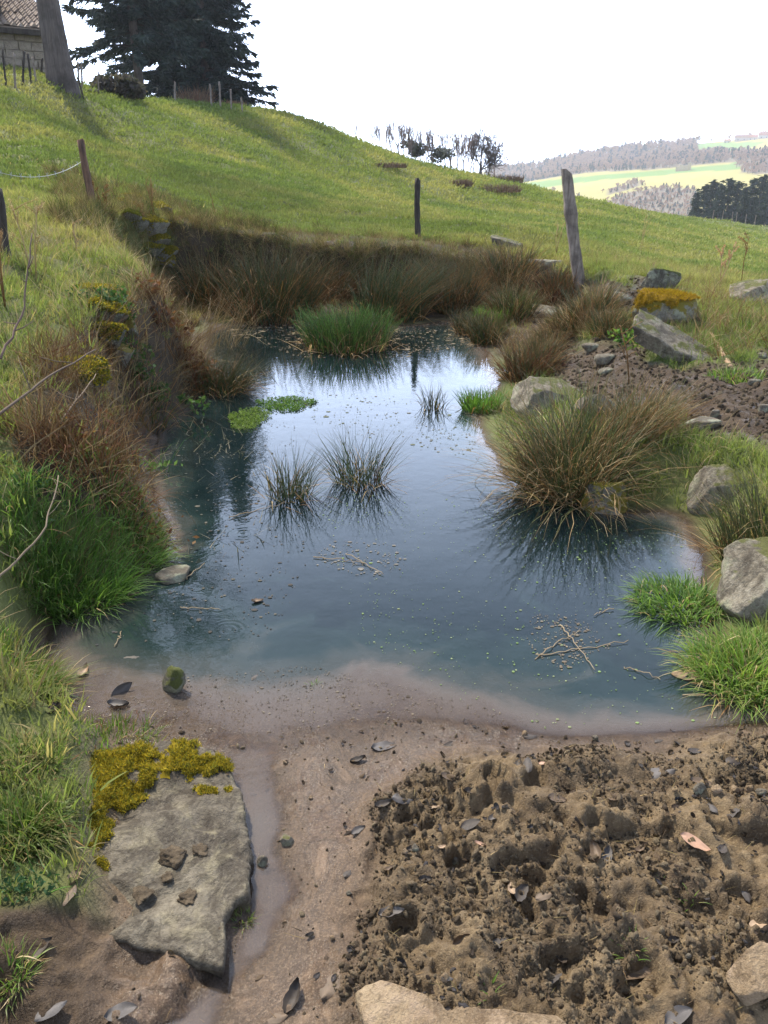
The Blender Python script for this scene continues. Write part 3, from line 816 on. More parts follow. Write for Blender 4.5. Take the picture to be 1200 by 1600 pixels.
# ------------------------------------------------------------------ rush clumps and tufts
GREEN_R = [(.045, .075, .022), (.06, .09, .026), (.035, .06, .02), (.08, .10, .03)]
DARK_R = [(.038, .06, .022), (.052, .076, .026), (.064, .08, .03)]
BROWN_R = [(.18, .10, .042), (.24, .14, .06), (.13, .072, .034), (.28, .18, .085)]
STRAW = [(.34, .25, .13), (.28, .19, .095), (.40, .31, .18), (.22, .14, .07)]
RED_D = [(.13, .055, .028), (.17, .08, .04), (.10, .045, .025)]
FRESH = [(.085, .17, .028), (.11, .20, .035), (.065, .14, .025), (.15, .22, .05)]
DEEPG = [(.065, .13, .024), (.085, .155, .03), (.05, .105, .02)]
def clump(px, py, wpx, hpx, label, seed, green=GREEN_R, dry=BROWN_R, ng=260, nd=160, lean=(0, 0), tiltmax=0.75, droop=(0.1, 0.9), name='rush_clump', cat='rush', skirt=60, width=(.0035, .006), flat=False, mat='rush', base=0.28, tip=(.22, .14, .06), kink=0.06, lenmin=0.55, water=False, group=None, sides=3, depth=1.0, dpos=None):
    b = hit(px, py) if dpos is None else np.asarray(dpos, float)
    dist = b[1]*CP - (b[2]-EYE)*SP
    w = wpx/FPX*dist; h = hpx/FPX*dist*(.9 if b[1] > 8.3 and px < 740 else 1.0)
    rg = np.random.default_rng(seed)
    t = thing(name, label, cat, b, 0, group)
    L = h*(1.12 if name == 'rush_clump' else .72)
    wmul = max(1.0, dist/4.5)
    wd = (width[0]*wmul, width[1]*wmul)
    bz = zg(b[0], b[1], b[2])
    if b[1] > 8.3: bz = lambda bx, by, f=bz: np.clip(f(bx, by), -9, .12)
    if ng:
        a = Acc()
        stems(a, ng, w*base, (L*lenmin, L), (0.05, tiltmax), droop, wd, green, rg, 5, sides, lean, flat, bz, kink*.5, tipcol=tip)
        obj('green_stems', a.mesh('green_stems', M[mat]), t)
    if nd:
        a = Acc()
        stems(a, nd, w*base*1.1, (L*.5, L*.95), (0.15, tiltmax*1.25), (droop[0]+.15, droop[1]+.5), wd, dry, rg, 5, sides, lean, flat, bz, kink*2.5)
        if skirt: stems(a, skirt, w*base*1.15, (L*.35, L*.75), (0.9, 1.5), (0.3, 1.1), (wd[0]*1.2, wd[1]*1.5), STRAW[:2]+BROWN_R[:2], rg, 5, sides, lean, True, bz, 0.2)
        ds_ = obj('dry_stems', a.mesh('dry_stems', M['dead']), t)
        if name != 'rush_clump': ds_['kind'] = 'stuff'
    return t

clump(430, 496, 210, 135, 'broad dark rush clump against the shaded back wall of the pond', 1, DARK_R+GREEN_R[:1], BROWN_R, 520, 360, lean=(.12, 0), tip=(.20, .12, .06))
clump(335, 480, 130, 100, 'dark brown rush clump tucked into the far wall corner', 31, DARK_R, BROWN_R, 240, 260, lean=(.1, 0))
clump(612, 492, 170, 110, 'grey-green rush clump leaning over the far end of the pond', 2, DARK_R+GREEN_R, BROWN_R, 480, 190, lean=(.35, 0), tip=(.2, .17, .09))
clump(543, 541, 160, 68, 'bright green topped tussock with straw skirt standing in the far water', 3, FRESH+GREEN_R, STRAW+BROWN_R, 620, 120, tiltmax=.6, tip=(.12, .22, .04), skirt=150, lenmin=.7, base=.4)
clump(512, 470, 120, 85, 'brown rush tuft filling the gap behind the green tussock', 32, DARK_R, BROWN_R, 200, 260, lean=(.2, 0))
clump(706, 486, 120, 105, 'dark brown rush clump below the charred post', 4, DARK_R, BROWN_R, 330, 420, lean=(-.05, 0))
clump(672, 455, 110, 65, 'low brown rush tuft on the slope under the charred post', 33, DARK_R, BROWN_R+STRAW[:1], 120, 300)
clump(790, 455, 120, 75, 'tawny rush clump on the far right bank', 5, GREEN_R[:2]+DARK_R, BROWN_R+STRAW[:2], 160, 420)
clump(862, 470, 105, 60, 'reddish brown rush clump left of the leaning pale post', 6, DARK_R, BROWN_R+RED_D, 120, 380, lean=(-.1, 0))
clump(915, 505, 120, 75, 'orange-brown rush clump at the foot of the leaning pale post', 7, GREEN_R, BROWN_R+STRAW, 200, 420)
clump(880, 530, 110, 62, 'olive rush clump beside the small flaked stone', 34, GREEN_R+DARK_R, BROWN_R+STRAW, 240, 240)
clump(826, 588, 120, 72, 'rust-coloured rush clump overhanging the water near the pale boulder', 8, DARK_R, BROWN_R+RED_D, 220, 460, lean=(.1, 0), skirt=120)
clump(760, 536, 80, 55, 'olive tuft on the water margin below the bright green tuft', 35, GREEN_R+DARK_R, BROWN_R, 260, 120)
clump(770, 505, 75, 46, 'bright green grass tuft on the far right margin', 9, FRESH, STRAW, 420, 30, flat=True, mat='grass', width=(.004, .007), name='grass_tuft', cat='grass', skirt=0, base=.4, tip=(.14, .26, .05), lenmin=.65)
clump(752, 640, 78, 62, 'deep green grass tuft rooted in the right water edge', 10, DEEPG+FRESH[:1], BROWN_R, 420, 40, flat=True, mat='grass', width=(.004, .007), name='grass_tuft', cat='grass', skirt=10, tip=(.08, .15, .03), base=.36)
clump(676, 638, 60, 50, 'thin sparse rush sprig alone in the water beside the deep green tuft', 11, DARK_R, BROWN_R, 46, 14, width=(.003, .0045), skirt=10, tiltmax=.7, base=.3)
clump(452, 775, 105, 92, 'small rush tuft in mid-pond with straw trailing to its left', 12, GREEN_R+[(.07, .12, .035)], STRAW, 130, 26, width=(.0028, .0045), tiltmax=.85, skirt=30, lean=(.1, 0), base=.3)
clump(562, 752, 122, 100, 'taller spiky rush tuft in mid-pond with reddish seed heads', 13, GREEN_R+[(.07, .12, .035)], RED_D+STRAW, 150, 34, width=(.0028, .0045), tiltmax=.95, skirt=46, base=.3)
clump(890, 762, 330, 175, 'huge arching rush clump with orange-brown tips beside the mossy stone', 14, GREEN_R+DARK_R, BROWN_R+STRAW, 620, 560, tiltmax=1.4, lean=(-.08, 0), droop=(.1, 1.1), skirt=130, width=(.004, .0066), base=.2, tip=(.3, .19, .08), lenmin=.45)
clump(1000, 680, 130, 105, 'upright orange-brown rush sheaf behind the huge arching clump', 15, GREEN_R, BROWN_R+STRAW, 200, 420, tiltmax=.8, lean=(.2, 0), width=(.003, .0048), skirt=20, tip=(.34, .22, .09))
clump(1190, 860, 190, 150, 'dark green rush clump growing behind the pale lichened boulder', 16, GREEN_R+DARK_R, BROWN_R+STRAW, 340, 120, tiltmax=.7, lean=(-.08, 0), width=(.003, .005), skirt=60)
clump(345, 612, 130, 75, 'dark rush tangle at the foot of the left bank', 17, DARK_R, BROWN_R, 300, 120, tiltmax=1.2, lean=(.3, 0), width=(.003, .005), skirt=60)
clump(1060, 945, 150, 75, 'low green grass mat spreading over the water from the right bank', 18, FRESH+DEEPG, STRAW, 900, 60, flat=True, mat='grass', width=(.004, .007), name='grass_tuft', cat='grass', tiltmax=1.35, droop=(.3, 1.2), lean=(-.25, -.12), skirt=40, base=.42, tip=(.26, .34, .12), lenmin=.5)
clump(1165, 1055, 190, 120, 'lush bright green grass tuft in front of the lichened boulder', 19, FRESH+[(.2, .22, .06)], STRAW, 1400, 200, flat=True, mat='grass', width=(.0035, .006), name='grass_tuft', cat='grass', tiltmax=1.1, droop=(.3, 1.3), lean=(-.15, -.2), skirt=20, base=.42, tip=(.3, .36, .10), lenmin=.45)
clump(115, 905, 175, 105, 'lush deep green grass tuft drooping from the left bank', 20, FRESH+DEEPG[:2], STRAW, 1300, 40, flat=True, mat='grass', width=(.0035, .006), name='grass_tuft', cat='grass', tiltmax=1.1, droop=(.3, 1.3), lean=(.25, -.1), skirt=20, base=.42, tip=(.16, .28, .06), lenmin=.5)
clump(205, 855, 110, 62, 'bright grass tuft trailing pale blades onto the water', 21, FRESH+DEEPG, STRAW, 700, 50, flat=True, mat='grass', width=(.0035, .006), name='grass_tuft', cat='grass', tiltmax=1.25, droop=(.3, 1.2), lean=(.45, -.1), skirt=20, base=.42, tip=(.22, .32, .10), lenmin=.5)
clump(60, 885, 120, 90, 'dark green grass tuft under the bare twig', 37, DEEPG, STRAW, 800, 40, flat=True, mat='grass', width=(.0035, .006), name='grass_tuft', cat='grass', tiltmax=1.1, droop=(.3, 1.3), lean=(.1, -.1), skirt=20, base=.42, tip=(.14, .22, .05), lenmin=.5)
clump(190, 775, 130, 60, 'shaded green grass tuft half buried in dead stems', 22, DEEPG, STRAW+RED_D, 700, 120, flat=True, mat='grass', width=(.0035, .006), name='grass_tuft', cat='grass', tiltmax=1.2, droop=(.3, 1.2), lean=(.2, -.2), skirt=20, base=.42)
clump(30, 1060, 120, 110, 'mid-green grass tuft edging the silt at the left', 23, DEEPG+FRESH, STRAW, 800, 70, flat=True, mat='grass', width=(.003, .0055), name='grass_tuft', cat='grass', tiltmax=1.1, droop=(.3, 1.3), lean=(.2, 0), skirt=30, base=.42, lenmin=.5)
clump(175, 1160, 160, 60, 'fine green grass fringe behind the mossy slab', 24, FRESH+DEEPG, STRAW+RED_D, 420, 60, flat=True, mat='grass', width=(.0025, .0045), name='grass_tuft', cat='grass', tiltmax=.8, droop=(.1, .9), lean=(.15, 0), skirt=10, base=.42, lenmin=.4)
clump(40, 1190, 130, 60, 'green and rusty grass tuft left of the yellow moss', 25, FRESH+DEEPG, STRAW+RED_D, 620, 120, flat=True, mat='grass', width=(.0025, .0045), name='grass_tuft', cat='grass', tiltmax=1.1, droop=(.2, 1.2), skirt=20, base=.42, lenmin=.4)
clump(35, 1300, 120, 100, 'thick dark grass tuft hanging beside the mossy slab', 26, DEEPG, STRAW+RED_D, 1100, 90, flat=True, mat='grass', width=(.0025, .0045), name='grass_tuft', cat='grass', tiltmax=1.2, droop=(.4, 1.5), lean=(.1, -.2), skirt=20, base=.42, lenmin=.45)
clump(15, 1530, 80, 90, 'small yellowing grass tuft at the foot of the slab bank', 27, DEEPG+FRESH, STRAW, 200, 40, flat=True, mat='grass', width=(.0025, .0045), name='grass_tuft', cat='grass', tiltmax=1.1, droop=(.3, 1.4), skirt=10, base=.3)

clump(738, 522, 80, 50, 'dark olive rush tuft at the narrow of the far water', 36, DARK_R+GREEN_R, BROWN_R, 260, 160, skirt=60)
clump(800, 500, 100, 62, 'mixed green and tan rush clump behind the bright green tuft', 38, GREEN_R+FRESH[:1], BROWN_R+STRAW, 320, 260)
clump(850, 560, 90, 50, 'low tawny rush tuft above the rust-coloured clump', 39, GREEN_R, BROWN_R+STRAW, 200, 260)
clump(745, 455, 90, 60, 'tan rush tuft on the far bank between two brown clumps', 40, DARK_R, BROWN_R+STRAW, 140, 280)
clump(950, 520, 80, 50, 'straw-coloured rush tuft left of the orange-mossed stone', 43, GREEN_R, STRAW+BROWN_R, 140, 240)
clump(1120, 700, 130, 30, 'low green turf tuft behind the wedge stone', 44, FRESH, STRAW, 500, 40, flat=True, mat='grass', width=(.004, .006), name='grass_tuft', cat='grass', tiltmax=1.1, skirt=0, base=.45, lenmin=.4)
clump(1090, 690, 90, 28, 'short green turf tuft at the edge of the churned mud', 45, FRESH, STRAW, 400, 30, flat=True, mat='grass', width=(.004, .006), name='grass_tuft', cat='grass', tiltmax=1.1, skirt=0, base=.45, lenmin=.4)
clump(1150, 590, 90, 34, 'green grass tuft in the churned mud beyond the pale stick', 46, FRESH, STRAW, 400, 30, flat=True, mat='grass', width=(.005, .008), name='grass_tuft', cat='grass', tiltmax=1.1, skirt=0, base=.45, lenmin=.4)
clump(1195, 520, 110, 40, 'deep green grass tuft below the grey tilted stone', 47, FRESH+DEEPG, STRAW, 400, 30, flat=True, mat='grass', width=(.006, .009), name='grass_tuft', cat='grass', tiltmax=1.1, skirt=0, base=.45, lenmin=.4)
# small sprigs in the mud
for px, py, w, h, s, lab, nn in [(765, 1545, 70, 62, 51, 'single yellow-green grass sprig above the sandy stone', 9), (990, 1478, 110, 50, 52, 'straggling grass sprig sprawled over the trampled mud', 26),
                                 (1080, 1400, 60, 48, 53, 'thin grass sprig with a long bent blade in the mud', 12), (1030, 1378, 50, 38, 54, 'tiny pale grass sprig in the mud near the pink crumbs', 10),
                                 (492, 1070, 40, 28, 55, 'tiny grass sprig on the silt shoal', 22), (605, 1138, 50, 22, 56, 'flattened grass wisp where the silt meets the water', 16), (232, 1150, 40, 40, 57, 'lone tall grass blade group behind the yellow moss', 10),
                                 (920, 810, 30, 40, 58, 'small green sprig standing in the water by the mossy stone', 9)]:
    clump(px, py, w, h, lab, s, FRESH, STRAW, nn, max(2, nn//5), flat=True, mat='grass', width=(.0022, .0035), name='grass_sprig', cat='grass', tiltmax=1.2, droop=(.2, 1.1), skirt=0, base=.12, lenmin=.5, tip=(.22, .30, .08))

# ------------------------------------------------------------------ rocks
def moss_fronds(parent, pts, nrm, n_, seed, cols, length=(.008, .02), width=(.003, .006), name='moss'):
    rg = np.random.default_rng(seed)
    k = rg.integers(0, len(pts), n_)
    P = pts[k] + rg.normal(0, .003, (n_, 3)); N = nrm[k] + rg.normal(0, .55, (n_, 3)); N /= np.linalg.norm(N, axis=1, keepdims=True)
    S = np.cross(N, rg.normal(0, 1, (n_, 3))); S /= (np.linalg.norm(S, axis=1, keepdims=True)+1e-9)
    L = rg.uniform(*length, n_)[:, None]; W = rg.uniform(*width, n_)[:, None]
    V = np.stack([P-S*W-N*.003, P+S*W-N*.003, P+N*L], 1).reshape(-1, 3)
    C = np.asarray(cols)[rg.integers(0, len(cols), n_)]*rg.uniform(.7, 1.3, (n_, 1))
    C = np.repeat(C, 3, 0)
    T = np.arange(n_*3).reshape(-1, 3)
    o = obj(name, mesh_np(name, V, None, T, C, mat=M['moss']), parent)
    return o
def mesh_pts(me):
    V = np.zeros(len(me.vertices)*3); me.vertices.foreach_get('co', V)
    N = np.zeros(len(me.vertices)*3); me.vertex_normals.foreach_get('vector', N)
    return V.reshape(-1, 3), N.reshape(-1, 3)
YM = [(.34, .25, .025), (.43, .32, .04), (.24, .19, .025), (.20, .20, .035), (.13, .12, .03)]
OM = [(.30, .18, .02), (.38, .25, .02), (.22, .15, .02)]
DM = [(.09, .10, .02), (.13, .13, .025), (.06, .07, .015)]

n = NT('dried_mud'); co = n.coord('Object')
M['mudclod'] = n.done(n.principled(n.ramp(n.noise(40, 5, .7, co), [(.35, (.05, .038, .026)), (.65, (.14, .105, .068))]), .95, n.bump(n.noise(90, 5, .7, co), 1.0, .01), .1))
# the big slab in the foreground
SZ = .052
SO = [at_z(px, py, .055)[:2] for px, py in [(88, 1225), (150, 1182), (250, 1162), (330, 1168), (352, 1185), (376, 1235), (386, 1300), (392, 1350), (388, 1392), (366, 1412), (352, 1436), (356, 1470), (350, 1512), (290, 1492), (200, 1462), (124, 1442), (128, 1400), (112, 1360), (98, 1300)]]
SO = np.array(SO); sc_ = SO.mean(0)
slab_o = thing('mossy_slab', 'large flat grey-brown stone slab topped with yellow moss beside the silt channel', 'rock', (sc_[0], sc_[1], SZ), 0)
me, _, _ = slab_mesh('stone', SO-sc_, .10, M['rock_slab'], 60, 320, .009, 4, 0.0, 0.03, .012, 10, hollow=.05)
st_ = obj('stone', me, slab_o)
PV, PN = mesh_pts(me)
wpx_, wpy_ = project(PV[:, 0]+sc_[0], PV[:, 1]+sc_[1], PV[:, 2]+SZ)
jit = fbm(PV[:, 0], PV[:, 1], 16, 3, 9)*40
ms = in_poly(wpx_+jit, wpy_+jit*.7, [(80, 1150), (225, 1150), (250, 1185), (200, 1225), (215, 1260), (175, 1300), (165, 1340), (140, 1370), (100, 1400), (80, 1250)]) & (PN[:, 2] > .1)
ms2 = in_poly(wpx_+jit, wpy_+jit*.5, [(235, 1190), (290, 1195), (345, 1160), (362, 1205), (330, 1245), (290, 1240), (240, 1215)]) & (fbm(PV[:, 0], PV[:, 1], 22, 2, 19) > -.05) & (PN[:, 2] > .1)
def _fld(poly, jx, jy): return np.clip(-poly_sdf(wpx_+jit*jx, wpy_+jit*jy, poly)/20, 0, 1)
mfield = np.maximum(_fld([(70, 1150), (215, 1148), (262, 1180), (215, 1225), (225, 1262), (180, 1300), (168, 1345), (150, 1385), (110, 1425), (70, 1400), (70, 1250)], 1, .7),
                    _fld([(225, 1165), (345, 1155), (366, 1205), (330, 1240), (290, 1235), (240, 1215)], 1, .5)*sstep(-.35, .25, fbm(PV[:, 0], PV[:, 1], 20, 2, 19)))*(PN[:, 2] > .1)
m_all = mfield > .04
def cushion(name, me_src, PVs, PNs, mask, parent, cols, n_, seed, lift=.014, field=None):
    """a raised pad of moss over the chosen part of a stone, with its fronds"""
    F = np.array([p.vertices[:] for p in me_src.polygons if len(p.vertices) == 4], int)
    if len(F) == 0: F3 = np.array([p.vertices[:] for p in me_src.polygons], int); F = None
    else: F3 = None
    FF = F if F is not None else F3
    FF = FF[mask[FF].all(1)]
    u_, iv = np.unique(FF, return_inverse=True)
    pv = PVs[u_]; pn = PNs[u_]
    bl = lift*(0.45 + 0.9*np.clip(vnoise(pv[:, 0]*45, pv[:, 1]*45+pv[:, 2]*30, seed), 0, 1))
    bl = np.where(mask[u_], bl, .0)
    if field is not None: bl = bl*sstep(0, .8, field[u_]) + .0008
    pv = pv + pn*bl[:, None]
    C = np.asarray(cols)[0]*np.ones((len(pv), 3))*(0.45+0.6*vnoise(pv[:, 0]*60, pv[:, 1]*60, seed+2)[:, None])
    iv = iv.reshape(FF.shape)
    o = obj(name, mesh_np(name, pv, iv if FF.shape[1] == 4 else None, iv if FF.shape[1] == 3 else None, C, mat=M['moss']), parent)
    if field is not None:
        kp = np.random.default_rng(seed).uniform(0, 1, len(u_)) < field[u_]**.7; pv, pn = pv[kp], pn[kp]
    fr_ = moss_fronds(o, pv, pn, n_, seed+5, cols, (lift*.3, lift*.8), (.001, .0022), 'moss_fronds')
    fr_['kind'] = 'stuff'
    return o
cushion('moss', me, PV, PN, m_all, slab_o, YM, 36000, 3, .013, mfield)
clump(375, 1385, 52, 42, 'small green tuft growing on the right edge of the mossy slab', 61, FRESH+DEEPG, STRAW, 150, 14, flat=True, mat='grass', width=(.0022, .0035), name='grass_tuft', cat='grass', tiltmax=1.2, droop=(.2, 1.2), skirt=0, base=.25, dpos=tuple(at_z(375, 1385, .105)))

for k_, (px, py, w_, h_) in enumerate([(268, 1350, 46, 13), (312, 1336, 32, 8), (218, 1408, 40, 6), (292, 1412, 38, 7), (330, 1468, 50, 7), (262, 1376, 24, 6), (345, 1215, 26, 8)]):
    rock(px, py, w_, h_, 160+k_, M['mudclod'], 'crusty lump of dried mud lying on the mossy slab', 'mud_clod', 1.0, 4, 22, .4, cat='mud', group='mud lumps on the slab', sink=.6, pos=at_z(px, py, SZ-.006))
rock(447, 1322, 26, 20, 101, M['rock_pale'], 'small pale stone lying in the wet silt channel', 'stone', .8, 4, 10, .05, (0, 0, 1, .5))
rock(272, 1082, 42, 40, 102, M['rock_dark'], 'dark muddy stone poking out of the shallow silt', 'stone', .8, 4, 8, .09)
rock(273, 908, 66, 16, 103, M['rock_grey'], 'flat round grey stone just breaking the water surface', 'stone', .8, 4, 10, .03, (0, 0, 1, .35), sink=.6)
b5 = hit(1175, 950)
rock(1225, 952, 180, 104, 104, M['rock_pale'], 'pale lichened boulder on the right bank behind the bright grass', 'boulder', .9, 6, 8, .05, planes=[(-.75, -.35, .6, .5), (-.1, -.1, 1, .6), (-.15, -1, .2, .6), (-1, .2, .1, .75)])
o = rock(948, 803, 74, 58, 105, M['rock_moss'], 'pale angular stone with mossy shoulder at the water edge under the rush clump', 'stone', .8, 5, 8, .08, planes=[(-.25, -1, .15, .55), (-.85, -.5, .3, .6), (.6, -.6, .4, .6), (0, .1, 1, .65)])
rock(1128, 790, 92, 86, 106, M['rock_pale'], 'white-topped wedge stone with dark front above the inlet', 'stone', .8, 5, 7, .06, planes=[(-.1, -.3, .95, .3), (0, -1, .1, .55), (-1, -.1, .5, .5), (1, .1, .6, .5), (.1, .9, .5, .7)])
rock(858, 640, 118, 58, 107, M['rock_pale'], 'broad pale boulder with a mossy crown behind the arching rush', 'boulder', .8, 5, 8, .06, planes=[(.38, -.2, .9, .42), (-.9, -.25, .4, .65), (.1, -1, .3, .6), (-.2, -.5, .9, .6)])
rock(935, 652, 80, 44, 108, M['rock_grey'], 'buff stone leaning against the broad pale boulder', 'stone', .7, 5, 8, .05)
o = rock(1040, 508, 104, 52, 109, M['rock_moss'], 'blocky stone capped with thick orange-yellow moss', 'rock', .8, 5, 8, .045, (0, 0, 1, .62))
pv, pn = mesh_pts(o.data)
cushion('moss', o.data, pv, pn, pn[:, 2]+.5*fbm(pv[:, 0], pv[:, 1], 9, 2, 4) > .35, o, OM, 9000, 12, .035)
o = rock(1032, 452, 70, 34, 110, M['rock_dark'], 'dark mossy boulder on the crest behind the orange-mossed stone', 'boulder', .8, 5, 8, .05)
rock(1178, 478, 100, 44, 111, M['rock_pale'], 'grey tilted stone on the grassy crest by dry stalks', 'rock', .7, 5, 8, .05, (-.35, -.2, .9, .45))
rock(848, 498, 44, 24, 112, M['rock_grey'], 'small flaked stone among the olive rushes', 'stone', .7, 4, 8, .07)
rock(1105, 668, 64, 20, 113, M['rock_grey'], 'low rounded stone sunk in the churned mud', 'stone', .7, 4, 8, .05, (0, 0, 1, .4))
rock(850, 418, 60, 16, 114, M['rock_grey'], 'low grey stone half hidden in grass left of the pale post', 'stone', .7, 4, 8, .05, (0, 0, 1, .4))
rock(960, 478, 60, 20, 115, M['rock_grey'], 'brown-grey rubble stone in the mud below the dark mossy boulder', 'stone', .7, 4, 8, .09)
for k_, (px, py, w_, h_) in enumerate([(925, 548, 34, 10), (950, 566, 40, 12), (948, 584, 30, 10), (1195, 645, 24, 16), (1118, 652, 16, 12), (1062, 655, 14, 10), (1180, 600, 22, 8), (1190, 560, 18, 10)]):
    rock(px, py, w_, h_, 130+k_, M['rock_grey'], 'small loose stone in the churned mud beyond the rush clump', 'stone', .7, 3, 10, .06, (0, 0, 1, .5), group='loose stones in the far mud')
rock(1190, 1560, 90, 80, 116, M['rock_sand'], 'tan blocky stone with pale veins at the edge of the mud', 'stone', .9, 5, 9, .03, (-.1, -.2, .95, .5))
# bottom sandy stone, flat slab on its back
SS = np.array([at_z(px, py, .1)[:2] for px, py in [(556, 1545), (590, 1530), (640, 1545), (700, 1568), (780, 1575), (880, 1590), (930, 1660), (760, 1720), (600, 1700), (565, 1610)]])
c2 = SS.mean(0)
me, _, _ = slab_mesh('stone', SS-c2, .10, M['rock_sand'], 30, 200, .014, 14, 0, .03, .012, 8)
tag(obj('stone', me, None, (c2[0], c2[1], .098)), 'sandy orange flat stone half buried in the mud below the yellow-green sprig', 'rock')
# tilted pale slab on the right bank
b9 = hit(1075, 566)
SL = np.array([(-.42, -.12), (-.34, .16), (.0, .15), (.46, .0), (.42, -.10), (0, -.16)])
me, _, _ = slab_mesh('slab', SL, .13, M['rock_pale'], 30, 200, .012, 24, -.48, .22, .02, 8)
tag(obj('slab', me, None, (b9[0]-.02, b9[1]+.12, b9[2]+.14), (0.25, 0, -.12)), 'pale grey-green tilted slab leaning below the orange-mossed stone', 'rock')
b10 = hit(790, 384)
me, _, _ = slab_mesh('slab', np.array([(-.24, -.16), (-.2, .14), (.1, .18), (.26, .0), (.2, -.15)]), .1, M['rock_pale'], 20, 120, .012, 34, -.22, .1, .02, 6)
tag(obj('slab', me, None, (b10[0], b10[1], b10[2]+.09)), 'flat pale stone lying on the meadow between the two posts', 'rock')

# ------------------------------------------------------------------ the old retaining wall along the left bank
wall_o = thing('retaining_wall', 'mossy dry-stone retaining wall holding up the left bank of the pond', 'wall', (-2.2, 7.0, 0))
rg = np.random.default_rng(5)
wall_me = [rock_mesh('stone', (1, 1, 1), 200+i, M['rock_moss' if i % 2 else 'rock_dark'], 4, 11, .06) for i in range(6)]
def wall_stone(px, py, w, h, pull=0.0):
    b = hit(px, py)
    o = obj('stone', wall_me[rg.integers(0, 6)], wall_o, (b[0]+2.2, b[1]-7.0+pull, b[2]), (rg.normal(0, .15), rg.normal(0, .15), rg.uniform(0, 3)))
    o.scale = (w, w*.8, h)
    return o
WS = []
for px, py, w, h in [(150, 462, .17, .12), (165, 490, .16, .13), (168, 525, .15, .12), (118, 582, .18, .10), (195, 512, .13, .11), (188, 555, .14, .12),
                     (195, 322, .26, .12), (215, 318, .28, .13), (240, 330, .28, .14), (228, 348, .24, .14), (238, 364, .26, .15), (245, 378, .24, .14), (236, 392, .22, .13), (255, 404, .2, .13), (260, 420, .2, .13),
                     (212, 352, .2, .1), (203, 340, .2, .1)]:
    WS.append(wall_stone(px, py, w, h))
for i, o in enumerate(WS[:20]):
    pv, pn = mesh_pts(o.data)
    pv = pv*np.array(o.scale); 
    up = (pn[:, 2] > .05)
    if i in (4, 5): continue
    s_ = moss_fronds(None, pv[up], pn[up], 6500, 300+i, (YM+DM[:1]) if i < 16 else DM, (.006, .018), (.004, .009))
    s_.parent = o; s_.scale = (1/o.scale[0], 1/o.scale[1], 1/o.scale[2])
# ------------------------------------------------------------------ fence posts
def post_mesh(name, L, w0, w1, lean, mat, seed, square=False, sides=10, split=True):
    """weathered post standing on its foot, a little crooked, with a chipped top"""
    rg = np.random.default_rng(seed); m = 14
    s = np.linspace(0, 1, m)
    V = []
    q = np.arange(sides)*2*np.pi/sides
    for t in s:
        r = (w0 + (w1-w0)*t)/2*(1 + .05*rg.normal())
        if square: f = 1/np.maximum(np.abs(np.cos(q)), np.abs(np.sin(q)))**.8
        else: f = 1 + .06*np.sin(q*3+seed) + .04*rg.normal(0, 1, sides)
        cx = lean[0]*L*t + .012*math.sin(4*t+seed); cy = lean[1]*L*t
        z = np.full(sides, L*t - .25*(1-t))
        if t == 1: z = z + rg.normal(0, .012, sides) + .03*np.cos(q+seed)
        V.append(np.stack([cx + r*f*np.cos(q), cy + r*f*.85*np.sin(q), z], -1))
    V.append(np.array([[lean[0]*L, lean[1]*L, L+.004]]))
    V = np.concatenate(V)
    i = np.arange(m-1)[:, None]*sides; j = np.arange(sides)[None]
    Q = np.stack([i+j, i+(j+1) % sides, i+sides+(j+1) % sides, i+sides+j], -1).reshape(-1, 4)
    T = [((m-1)*sides+k, (m-1)*sides+(k+1) % sides, m*sides) for k in range(sides)]
    return mesh_np(name, V, Q, T, mat=mat, smooth=not square)
def fence_post(base, top_px, wpx, label, mat, seed, taper=.8, square=False, group=None, name='fence_post'):
    """base: place of the foot; the top is where the photo shows it, at the same distance"""
    tp = at_y(top_px[0], top_px[1], base[1])
    L = tp[2]-base[2]
    dist = base[1]*CP - (base[2]-EYE)*SP
    w = wpx/FPX*dist
    me = post_mesh(name, L, w, w*taper, ((tp[0]-base[0])/L, .02), mat, seed, square)
    return tag(obj(name, me, None, base), label, 'post', group)
fp1 = fence_post(hit(145, 326), (127, 221), 13, 'leaning red-brown fence post with dark top above the mossy wall', M['post_red'], 1, .85)
fp2 = fence_post(hit(653, 372), (653, 280), 9, 'charred black upright fence post at the back of the pond', M['post_dark'], 2, .95)
fp3 = fence_post(hit(913, 442), (885, 268), 19, 'pale weathered split fence post leaning left on the right bank', M['post_grey'], 3, .85, True)
fp4 = fence_post(hit(8, 408), (-12, 296), 25, 'stout dark fence post beside the dry dock stalks', M['post_dark'], 4, .9)
# barbed wire from the red-brown post to the left
acc = Acc(); p0 = np.array(fp1.location); p0 = np.array([*at_y(128, 252, p0[1])]); p1 = at_y(-60, 246, p0[1]-2.0)
ts = np.linspace(0, 1, 40); wp = p0[None]*(1-ts[:, None]) + p1[None]*ts[:, None]; wp[:, 2] -= .16*4*ts*(1-ts)
tube(acc, wp, .002, 5, (.3, .3, .3))
for k in range(2, 38, 3):
    for sgn in (-1, 1):
        d_ = np.array([.01*sgn, .004, .028]); tube(acc, np.array([wp[k]-d_, wp[k], wp[k]+d_*[1, -1, 1]]), .0018, 3, (.3, .3, .3))
n = NT('galvanised_wire'); M['wire'] = n.done(n.n('ShaderNodeBsdfPrincipled', {'Base Color': (.45, .46, .48, 1), 'Metallic': .6, 'Roughness': .45}).outputs[0])
tag(obj('barbed_wire', acc.mesh('barbed_wire', M['wire'])), 'slack strand of barbed wire sagging from the red-brown post', 'wire')

